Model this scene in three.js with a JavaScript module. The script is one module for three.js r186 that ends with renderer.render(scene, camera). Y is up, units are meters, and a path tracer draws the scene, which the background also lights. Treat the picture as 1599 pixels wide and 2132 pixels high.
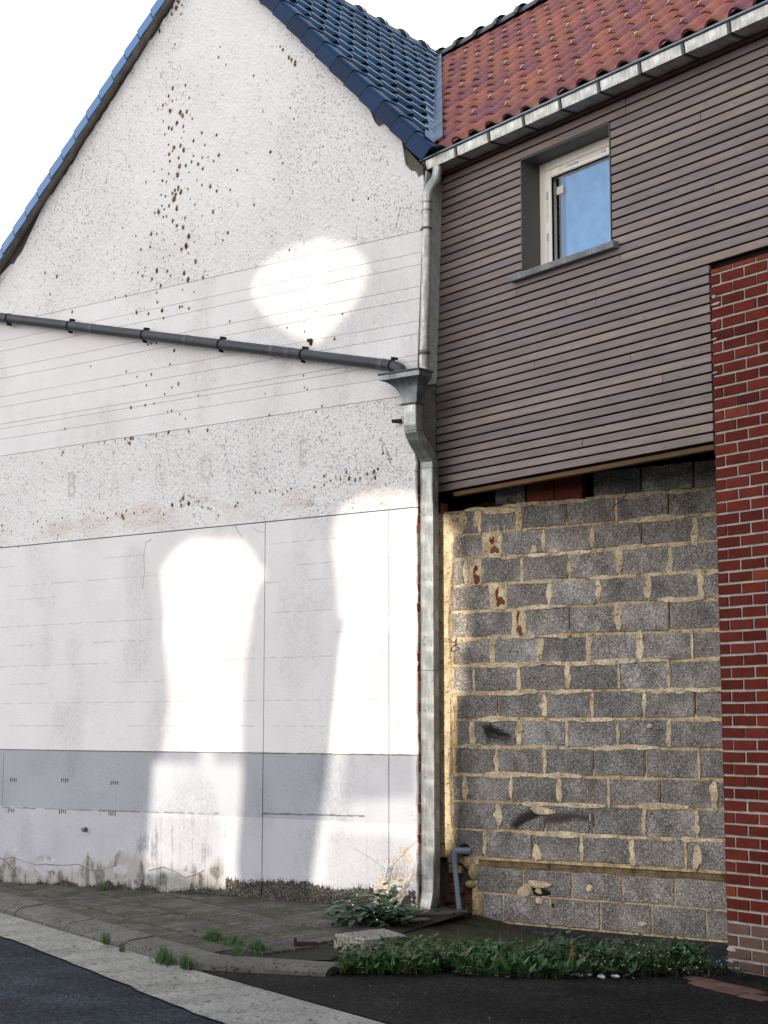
import * as THREE from 'three';
import { mergeGeometries } from 'three/addons/utils/BufferGeometryUtils.js';

// ---------------------------------------------------------------- camera, sky, sun, exposure
const scene = new THREE.Scene();
const camera = new THREE.PerspectiveCamera(34.4347, 768 / 1024, 0.1, 600);
camera.position.set(0, 1.48, 0);
camera.rotation.set(0.127503, 0, 0);                          // tilted up 7.3 degrees
const EXPOSURE = 1.08;
const UW = new THREE.Vector3(0.79445, 0, 0.60733), NW = new THREE.Vector3(-0.60733, 0, 0.79445);   // along and out of the white wall
const SKY_LOW = [2.69, 2.58, 2.46], SKY_HIGH = [0.42, 0.54, 0.8];
{
  const w = 64, h = 128, d = new Float32Array(w * h * 4);
  for (let y = 0; y < h; y++) {
    const el = ((y + 0.5) / h - 0.5) * Math.PI, s = Math.max(0, Math.sin(el)), k = Math.pow(Math.max(0, (s - 0.25) / 0.75), 0.62);
    for (let x = 0; x < w; x++) for (let c = 0; c < 4; c++) d[(y * w + x) * 4 + c] = c === 3 ? 1 : SKY_LOW[c] + (SKY_HIGH[c] - SKY_LOW[c]) * k;
  }
  const t = new THREE.DataTexture(d, w, h, THREE.RGBAFormat, THREE.FloatType);
  t.mapping = THREE.EquirectangularReflectionMapping; t.magFilter = t.minFilter = THREE.LinearFilter; t.needsUpdate = true;
  scene.background = t; scene.environment = t;
}
const SUN_TURN = 26 * Math.PI / 180, SUN_UP = 3 * Math.PI / 180;      // to the right of the white wall's normal, and above the horizon
const sun = new THREE.DirectionalLight(0xfff4e4, 5);
{
  const l = UW.clone().multiplyScalar(Math.sin(SUN_TURN)).add(NW.clone().multiplyScalar(Math.cos(SUN_TURN))).multiplyScalar(Math.cos(SUN_UP));
  l.y = Math.sin(SUN_UP);
  sun.target.position.set(0, 3, -13); sun.position.copy(sun.target.position).addScaledVector(l, 45);
  sun.castShadow = true; sun.shadow.radius = 0.48; sun.shadow.mapSize.set(4096, 4096);
  Object.assign(sun.shadow.camera, { left: -16, right: 16, top: 14, bottom: -14, near: 1, far: 90 });
  scene.add(sun, sun.target);
}
const renderer = new THREE.WebGLRenderer({ antialias: true });
renderer.toneMapping = THREE.LinearToneMapping; renderer.toneMappingExposure = EXPOSURE;
renderer.shadowMap.enabled = true;

// ---------------------------------------------------------------- helpers
let seed = 7;
const rnd = () => { seed = (seed + 0x6d2b79f5) | 0; let t = Math.imul(seed ^ (seed >>> 15), 1 | seed); t = (t + Math.imul(t ^ (t >>> 7), 61 | t)) ^ t; return ((t ^ (t >>> 14)) >>> 0) / 4294967296; };
const rr = (a, b) => a + (b - a) * rnd();
const reseed = (n) => { seed = n * 7919 + 13; };
const V3 = (x, y, z) => new THREE.Vector3(x, y, z);
const hash = (x, y, s) => { let h = Math.imul(x, 374761393) + Math.imul(y, 668265263) + Math.imul(s, 974711); h = Math.imul(h ^ (h >>> 13), 1274126177); return ((h ^ (h >>> 16)) >>> 0) / 4294967296; };
function vn(x, y, px, py, s) {                                  // value noise that repeats every px, py cells
  const x0 = Math.floor(x), y0 = Math.floor(y), fx = x - x0, fy = y - y0, u = fx * fx * (3 - 2 * fx), v = fy * fy * (3 - 2 * fy);
  const a = ((x0 % px) + px) % px, b = (a + 1) % px, c = ((y0 % py) + py) % py, d = (c + 1) % py;
  return (hash(a, c, s) * (1 - u) + hash(b, c, s) * u) * (1 - v) + (hash(a, d, s) * (1 - u) + hash(b, d, s) * u) * v;
}
function fbm(x, y, px, py, s, oct = 4) { let t = 0, a = 0.5, n = 0; for (let i = 0; i < oct; i++) { t += a * vn(x, y, px, py, s + i * 17); n += a; x *= 2; y *= 2; px *= 2; py *= 2; a *= 0.5; } return t / n; }
const clamp = (x, a = 0, b = 1) => Math.min(b, Math.max(a, x));
const sstep = (a, b, x) => { const t = clamp((x - a) / (b - a)); return t * t * (3 - 2 * t); };
function tex(w, h, fn, colour = true, metres = [1, 1]) {        // fn(x, y in 0..1) -> [r,g,b] or one value, each 0..255
  const d = new Uint8Array(w * h * 4);
  for (let y = 0; y < h; y++) for (let x = 0; x < w; x++) { const v = fn(x / w, y / h), o = (y * w + x) * 4; for (let c = 0; c < 3; c++) d[o + c] = clamp(Array.isArray(v) ? v[c] : v, 0, 255); d[o + 3] = 255; }
  const t = new THREE.DataTexture(d, w, h, THREE.RGBAFormat);
  t.wrapS = t.wrapT = THREE.RepeatWrapping; t.magFilter = THREE.LinearFilter; t.minFilter = THREE.LinearMipmapLinearFilter; t.generateMipmaps = true;
  if (colour) t.colorSpace = THREE.SRGBColorSpace;
  t.repeat.set(1 / metres[0], 1 / metres[1]); t.needsUpdate = true;
  return t;
}
const mat = (o) => new THREE.MeshStandardMaterial({ roughness: 0.85, ...o });
const taken = {};
const numbered = (n) => { const k = taken[n] = (taken[n] ?? -1) + 1; return k ? n + '_' + String(k).padStart(3, '0') : n; };
function thing(name, label, category, group) {
  const g = new THREE.Group(); g.name = numbered(name); g.userData.label = label; g.userData.category = category; if (group) g.userData.group = group;
  scene.add(g); return g;
}
function structure(name, label, category = 'ground') { const g = thing(name, label, category); g.userData.kind = 'structure'; return g; }
const O_W = V3(0.24994, 0.10312, -12.64879), O_K = V3(0.409, 0.10312, -12.857);
const atWhite = (g) => { g.position.copy(O_W); g.rotation.y = -Math.acos(UW.x); return g; };       // local axes: u along, v up, w out of the wall
const atClad = (g) => { g.position.copy(O_K); g.rotation.y = -Math.acos(0.58013); return g; };
function part(name, geo, material, parent, pos, label) {
  const m = new THREE.Mesh(geo, material); m.name = name; m.castShadow = m.receiveShadow = true;
  if (pos) m.position.set(...pos);
  if (label) m.userData.label = label;
  parent.add(m); return m;
}
function boxUV(g, du = 0, dv = 0) {                             // flat faces, uv in metres over each face's own plane
  if (g.index) g = g.toNonIndexed();
  g.computeVertexNormals();
  const p = g.attributes.position, n = g.attributes.normal, uv = new Float32Array(p.count * 2);
  for (let i = 0; i < p.count; i += 3) {
    const ax = Math.abs(n.getX(i)), ay = Math.abs(n.getY(i)), az = Math.abs(n.getZ(i));
    for (let k = i; k < i + 3; k++) {
      const x = p.getX(k), y = p.getY(k), z = p.getZ(k), q = az >= ax && az >= ay ? [x, y] : ax >= ay ? [z, y] : [x, z];
      uv[k * 2] = q[0] + du; uv[k * 2 + 1] = q[1] + dv;
    }
  }
  g.setAttribute('uv', new THREE.BufferAttribute(uv, 2));
  return g;
}
function tri(list) { const g = new THREE.BufferGeometry(); g.setAttribute('position', new THREE.BufferAttribute(new Float32Array(list), 3)); return g; }
const quad = (o, a, b, c, d) => o.push(...a, ...b, ...c, ...a, ...c, ...d);
function slab(x0, x1, y0, y1, z0, z1, c = 0.003, du = 0, dv = 0) {  // a box whose front (z1) edges are chamfered
  const r = (z, k) => [[x0 + k, y0 + k, z], [x1 - k, y0 + k, z], [x1 - k, y1 - k, z], [x0 + k, y1 - k, z]], o = [], A = r(z1, c), B = r(z1 - c, 0), D = r(z0, 0);
  quad(o, ...A);
  for (let i = 0; i < 4; i++) { const j = (i + 1) % 4; quad(o, B[i], B[j], A[j], A[i]); quad(o, D[i], D[j], B[j], B[i]); }
  quad(o, D[3], D[2], D[1], D[0]);
  return boxUV(tri(o), du, dv);
}
function box(x0, x1, y0, y1, z0, z1, du, dv) { return boxUV(new THREE.BoxGeometry(x1 - x0, y1 - y0, z1 - z0).translate((x0 + x1) / 2, (y0 + y1) / 2, (z0 + z1) / 2), du, dv); }
function ragged(ring, z0, z1, c = 0.004, du = 0, dv = 0) {      // a block with the given outline, its front edge rounded off
  let cx = 0, cy = 0; ring.forEach((p) => { cx += p[0] / ring.length; cy += p[1] / ring.length; });
  const inn = ring.map(([x, y]) => { const l = Math.hypot(x - cx, y - cy) || 1; return [x - (x - cx) / l * c * 1.3, y - (y - cy) / l * c * 1.3, z1]; }), o = [], n = ring.length;
  for (let i = 0; i < n; i++) {
    const j = (i + 1) % n, a = ring[i], b = ring[j];
    o.push(cx, cy, z1, ...inn[i], ...inn[j]);
    quad(o, [...a, z1 - c], [...b, z1 - c], inn[j], inn[i]); quad(o, [...a, z0], [...b, z0], [...b, z1 - c], [...a, z1 - c]);
  }
  return boxUV(tri(o), du, dv);
}
function blockRing(x0, x1, y0, y1, n, j) {
  const r = [], w = () => rr(-j, j);
  for (let i = 0; i < n; i++) r.push([x0 + (x1 - x0) * i / n, y0 + w()]);
  for (let i = 0; i < n; i++) r.push([x1 + w(), y0 + (y1 - y0) * i / n]);
  for (let i = 0; i < n; i++) r.push([x1 - (x1 - x0) * i / n, y1 + w()]);
  for (let i = 0; i < n; i++) r.push([x0 + w(), y1 - (y1 - y0) * i / n]);
  return r;
}
function smearRing(cx, cy, hw, hh, tall = true, n = 13) {            // an untidy strip of squeezed mortar
  const k = rr(0, 900), a = [], b = [];
  for (let i = 0; i <= n; i++) { const t = i / n, e = Math.pow(Math.max(0, Math.sin(Math.PI * clamp(t * 0.94 + 0.03))), 0.35), y = cy - hh + 2 * hh * t, l = hw * e * (0.25 + 1.3 * vn(t * 4 + k, 3.5, 4096, 16, 7)), r = hw * e * (0.25 + 1.3 * vn(t * 4 + k, 7.5, 4096, 16, 9)); a.push([cx + r + rr(-0.0015, 0.0015), y]); b.push([cx - l + rr(-0.0015, 0.0015), y]); }
  const ring = [...a, ...b.reverse()];
  return tall ? ring : ring.map(([x, y]) => [cx + (y - cy), cy - (x - cx)]);
}
function blobRing(cx, cy, rx, ry, n = 14, rough = 0.3) { const r = [], k = rr(0, 99); for (let i = 0; i < n; i++) { const a = i / n * Math.PI * 2, s = 1 + rough * (Math.sin(a * 2 + k) * 0.5 + Math.sin(a * 3 + k * 1.7) * 0.4 + rr(-0.35, 0.35)); r.push([cx + Math.cos(a) * rx * s, cy + Math.sin(a) * ry * s]); } return r; }
function prismX(pts, x0, x1) {                                  // polygon of [z, y] run along x
  const sh = new THREE.Shape(pts.map(([z, y]) => new THREE.Vector2(-z, y)));
  return boxUV(new THREE.ExtrudeGeometry(sh, { depth: x1 - x0, bevelEnabled: false }).applyMatrix4(new THREE.Matrix4().makeRotationY(Math.PI / 2)).translate(x0, 0, 0));
}
function tube(pts, r, seg = 40, rad = 14, smooth = 0.3) { return new THREE.TubeGeometry(new THREE.CatmullRomCurve3(pts.map((p) => V3(...p)), false, 'catmullrom', smooth), seg, r, rad, false); }
function clip(g, n, c) {                                        // keep the half where n.p >= c
  const p = g.attributes.position, t = g.attributes.uv, P = [], T = [];
  for (let i = 0; i < p.count; i += 3) {
    let poly = [0, 1, 2].map((k) => [p.getX(i + k), p.getY(i + k), p.getZ(i + k), t.getX(i + k), t.getY(i + k)]);
    const out = [], d = poly.map((q) => n.x * q[0] + n.y * q[1] + n.z * q[2] - c);
    for (let k = 0; k < 3; k++) {
      const j = (k + 1) % 3;
      if (d[k] >= 0) out.push(poly[k]);
      if ((d[k] >= 0) !== (d[j] >= 0)) { const f = d[k] / (d[k] - d[j]); out.push(poly[k].map((v, m) => v + (poly[j][m] - v) * f)); }
    }
    for (let k = 1; k + 1 < out.length; k++) for (const q of [out[0], out[k], out[k + 1]]) { P.push(q[0], q[1], q[2]); T.push(q[3], q[4]); }
  }
  if (!P.length) return null;
  const o = tri(P); o.setAttribute('uv', new THREE.BufferAttribute(new Float32Array(T), 2)); o.computeVertexNormals();
  return o;
}

// ---------------------------------------------------------------- materials
const grit = tex(512, 512, (x, y) => { const a = fbm(x * 64, y * 64, 64, 64, 3, 2), b = vn(x * 128, y * 128, 128, 128, 9); return 255 * clamp(0.15 + 0.75 * a + 0.35 * (b - 0.5)); }, false, [0.5, 0.5]);
const roughcast = tex(512, 512, (x, y) => { const a = fbm(x * 26, y * 22, 26, 22, 5, 3), b = fbm(x * 60, y * 50, 60, 50, 15, 2); return 255 * clamp(sstep(0.3, 0.75, a) * 0.75 + b * 0.3); }, false, [0.55, 0.55]);
const smoothcoat = tex(256, 256, (x, y) => 255 * (0.5 * fbm(x * 8, y * 8, 8, 8, 31, 4) + 0.5 * vn(x * 90, y * 90, 90, 90, 33)), false, [0.4, 0.4]);
const blockMap = tex(512, 512, (x, y) => {
  const g = vn(x * 110, y * 110, 110, 110, 41), h = vn(x * 170, y * 170, 170, 170, 42), m = fbm(x * 7, y * 7, 7, 7, 43, 4), s = fbm(x * 3, y * 3, 3, 3, 47, 3);
  let v = 150 + (g - 0.5) * 72 + (h - 0.5) * 58 + (m - 0.5) * 85; if (hash(Math.floor(x * 170), Math.floor(y * 170), 5) > 0.97) v += 55; if (h < 0.14) v -= 40;
  const tan = sstep(0.54, 0.7, s) * 0.7;
  return [v + 22 * tan + 1, v + 8 * tan, v - 14 * tan + 1];
}, true, [0.9, 0.9]);
const mortarMap = tex(512, 512, (x, y) => { const m = fbm(x * 9, y * 9, 9, 9, 51, 4), g = vn(x * 120, y * 120, 120, 120, 52), v = (m - 0.5) * 95 + (g - 0.5) * 60 - (fbm(x * 40, y * 40, 40, 40, 55, 2) < 0.3 ? 45 : 0); return [208 + v, 189 + v, 156 + v * 0.9]; }, true, [0.7, 0.7]);
const brickMap = tex(512, 512, (x, y) => { const m = fbm(x * 10, y * 16, 10, 16, 61, 4), g = vn(x * 140, y * 140, 140, 140, 62), v = (m - 0.5) * 44 + (g - 0.5) * 26, w = hash(Math.floor(x * 150), Math.floor(y * 150), 8) > 0.994 ? 50 : 0; return [205 + v + w, 205 + v + w, 205 + v + w]; }, true, [0.8, 0.8]);
const jointMap = tex(256, 256, (x, y) => { const m = fbm(x * 8, y * 8, 8, 8, 65, 4), g = vn(x * 90, y * 90, 90, 90, 66), v = 176 + (m - 0.5) * 50 + (g - 0.5) * 34; return [v, v - 1, v - 4]; }, true, [0.5, 0.5]);
const woodMap = tex(1024, 256, (x, y) => {
  const g = fbm(x * 10, y * 90, 10, 90, 71, 3), f = vn(x * 40, y * 220, 40, 220, 72), m = fbm(x * 14, y * 5, 14, 5, 73, 3), kx = x * 9, ky = y * 24, kn = hash(Math.floor(kx), Math.floor(ky), 74);
  let v = 205 + (g - 0.5) * 40 + (f - 0.5) * 22 + (m - 0.5) * 34;
  if (kn > 0.8) { const d = Math.hypot((kx % 1 - 0.5) * 1.0, (ky % 1 - 0.5) * 0.6); v -= 60 * (1 - sstep(0.03, 0.09, d)); v += 18 * sstep(0.04, 0.1, d) * (1 - sstep(0.1, 0.22, d)); }
  const b = (fbm(x * 6, y * 10, 6, 10, 75, 3) - 0.5) * 26;
  return [v, v + b * 0.2, v + b];
}, true, [3.4, 0.55]);
const zincMap = tex(256, 256, (x, y) => { const m = fbm(x * 5, y * 9, 5, 9, 81, 4), s = fbm(x * 40, y * 5, 40, 5, 82, 2), d = hash(Math.floor(x * 80), Math.floor(y * 80), 83) > 0.985 ? -70 : 0, v = 200 + (m - 0.5) * 90 + (s - 0.5) * 50 + d; return [v - 2, v, v + 1]; }, true, [0.5, 0.5]);
const clayMap = tex(256, 256, (x, y) => { const m = fbm(x * 6, y * 6, 6, 6, 91, 4), g = vn(x * 80, y * 80, 80, 80, 92), v = 205 + (m - 0.5) * 60 + (g - 0.5) * 40, k = fbm(x * 4, y * 3, 4, 3, 95, 3), o = sstep(0.58, 0.7, k) * 0.35; return [v * (1 - o * 0.25), v * (1 + o * 0.12), v * (1 - o * 0.05)]; }, true, [0.37, 0.41]);
const asphaltMap = tex(1024, 1024, (x, y) => { const m = fbm(x * 5, y * 5, 5, 5, 101, 5), g = vn(x * 130, y * 130, 130, 130, 102), h = vn(x * 260, y * 260, 260, 260, 103); let v = 132 + (m - 0.5) * 130 + (g - 0.5) * 130 + (h - 0.5) * 120; if (hash(Math.floor(x * 200), Math.floor(y * 200), 104) > 0.985) v += 95; return [v, v, v]; }, true, [1.9, 1.9]);
const concreteMap = tex(1024, 1024, (x, y) => { const m = fbm(x * 7, y * 7, 7, 7, 111, 5), g = vn(x * 180, y * 180, 180, 180, 112), p = fbm(x * 90, y * 90, 90, 90, 113, 2); let v = 176 + (m - 0.5) * 70 + (g - 0.5) * 50; if (p < 0.27) v -= 85; return [v, v - 1, v - 6]; }, true, [1.7, 1.7]);
const pavingMap = tex(1024, 1024, (x, y) => {
  const m = fbm(x * 6, y * 6, 6, 6, 121, 5), g = vn(x * 170, y * 170, 170, 170, 122), s = fbm(x * 120, y * 14, 120, 14, 123, 2), k = fbm(x * 5, y * 5, 5, 5, 125, 5), o = sstep(0.5, 0.66, k);
  const v = 118 + (m - 0.5) * 60 + (g - 0.5) * 95 + (s > 0.7 ? 60 : 0);
  return [v * (1 - 0.26 * o), v * (1 - 0.2 * o), v * (1 - 0.4 * o)];
}, true, [1.6, 1.6]);
const mossMap = tex(512, 512, (x, y) => { const k = fbm(x * 5, y * 8, 5, 8, 131, 5), g = vn(x * 120, y * 120, 120, 120, 132), v = 92 + (g - 0.5) * 50 + (fbm(x * 20, y * 20, 20, 20, 133, 3) - 0.5) * 50, o = sstep(0.38, 0.62, k); return [v * (1 - 0.12 * o), v * (1 - 0.02 * o), v * (0.72 - 0.5 * o)]; }, true, [1.2, 1.2]);
const sootMap = tex(256, 256, (x, y) => { const m = fbm(x * 6, y * 4, 6, 4, 141, 5), g = vn(x * 60, y * 60, 60, 60, 142), v = 46 + (g - 0.5) * 24 + sstep(0.55, 0.75, m) * 75; return [v, v, v + 3]; }, true, [0.6, 0.6]);
const bumped = (map, color, bump, scale, o = {}) => mat({ map, color, bumpMap: bump, bumpScale: scale, ...o });
const M = {
  core: bumped(jointMap, 0x9c978f, grit, 0.008),
  mortar: bumped(mortarMap, 0xf4ecdc, grit, 0.006, { roughness: 0.95 }),
  smear: bumped(mortarMap, 0xffffff, grit, 0.004, { roughness: 0.95 }),
  dark: mat({ color: 0x100f0f, roughness: 1 }),
  zinc: mat({ map: zincMap, color: 0xdcdcd6, metalness: 0.6, roughness: 0.42, bumpMap: smoothcoat, bumpScale: 0.0008 }),
  zincOld: mat({ map: zincMap, color: 0x969b9d, metalness: 0.85, roughness: 0.42, bumpMap: smoothcoat, bumpScale: 0.001 }),
  zincDark: mat({ color: 0x55585a, metalness: 0.5, roughness: 0.6 }),
  slate: mat({ map: zincMap, color: 0x4a5158, roughness: 0.55, bumpMap: smoothcoat, bumpScale: 0.0008 }),
  lead: mat({ map: zincMap, color: 0x86a2bb, metalness: 0.35, roughness: 0.5, bumpMap: smoothcoat, bumpScale: 0.002 }),
  ridge: mat({ map: clayMap, color: 0x49545f, roughness: 0.45 }),
  blue: [0x123650, 0x102f48, 0x163c58, 0x0e2b40].map((c) => new THREE.MeshPhysicalMaterial({ color: c, roughness: 0.16, ior: 1.28, bumpMap: smoothcoat, bumpScale: 0.0006 })),
  clay: [0xb5654f, 0xab5f50, 0x9f5850, 0xbe6c50, 0x995556, 0xb06850].map((c) => mat({ map: clayMap, color: c, roughness: 0.6, bumpMap: smoothcoat, bumpScale: 0.0015 })),
  wood: [0xa5938b, 0x9c8b85, 0x998a8a, 0xab9990, 0xa08f8a, 0x968783].map((c) => mat({ map: woodMap, color: c, roughness: 0.62, bumpMap: woodMap, bumpScale: 0.0012 })),
  block: [0xfffaf0, 0xefe9df, 0xdcd7ce, 0xf6eee2, 0xe4ddd2].map((c) => bumped(blockMap, c, grit, 0.009, { roughness: 0.96 })),
  brick: [0x863a2d, 0x7e3529, 0x753025, 0x9a4d37, 0x6b2c26, 0x823829].map((c) => new THREE.MeshPhysicalMaterial({ map: brickMap, color: c, bumpMap: grit, bumpScale: 0.0025, roughness: 0.95, specularIntensity: 0.3 })),
  brickOld: [0xa0604c, 0x95543f, 0x8a5a48].map((c) => bumped(brickMap, c, grit, 0.01, { roughness: 0.95 })),
  brickDusty: [0x7c5a4e, 0x755147, 0x846557].map((c) => bumped(brickMap, c, grit, 0.004, { roughness: 0.95 })),
  joint: bumped(jointMap, 0xf6f4f0, grit, 0.003, { roughness: 0.95 }),
  white: mat({ color: 0xfff8ec, roughness: 0.45 }),
  steel: mat({ color: 0x5b5852, roughness: 0.55, metalness: 0.2, bumpMap: smoothcoat, bumpScale: 0.0004 }),
  bluestone: bumped(zincMap, 0x9a9da0, smoothcoat, 0.001, { roughness: 0.7 }),
  asphalt: new THREE.MeshPhysicalMaterial({ map: asphaltMap, color: 0x4e5a66, bumpMap: asphaltMap, bumpScale: 0.006, roughness: 1, specularIntensity: 0.35 }),
  oldAsphalt: new THREE.MeshPhysicalMaterial({ map: asphaltMap, color: 0x42403e, bumpMap: asphaltMap, bumpScale: 0.012, roughness: 1, specularIntensity: 0.3 }),
  concrete: bumped(concreteMap, 0xc9c9c1, concreteMap, 0.003, { roughness: 0.93 }),
  kerb: bumped(concreteMap, 0x8a8880, concreteMap, 0.003, { roughness: 0.93 }),
  paving: [0x97917f, 0x958f7e, 0x999382].map((c) => bumped(pavingMap, c, pavingMap, 0.005, { roughness: 0.95 })),
  soil: bumped(mossMap, 0x57553a, grit, 0.008, { roughness: 1 }),
  moss: bumped(mossMap, 0x8c8a72, grit, 0.006, { roughness: 1 }),
  soot: bumped(sootMap, 0xb0b4bc, grit, 0.006, { roughness: 0.8 }),
  plank: mat({ map: woodMap, color: 0x4a4038, roughness: 0.95, bumpMap: woodMap, bumpScale: 0.004 }),
  pvc: mat({ color: 0x8793a0, roughness: 0.4 }),
  straw: mat({ color: 0xb8a37c, roughness: 0.9 }),
  rust: mat({ color: 0x3a2a22, roughness: 0.9 }),
};

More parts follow.
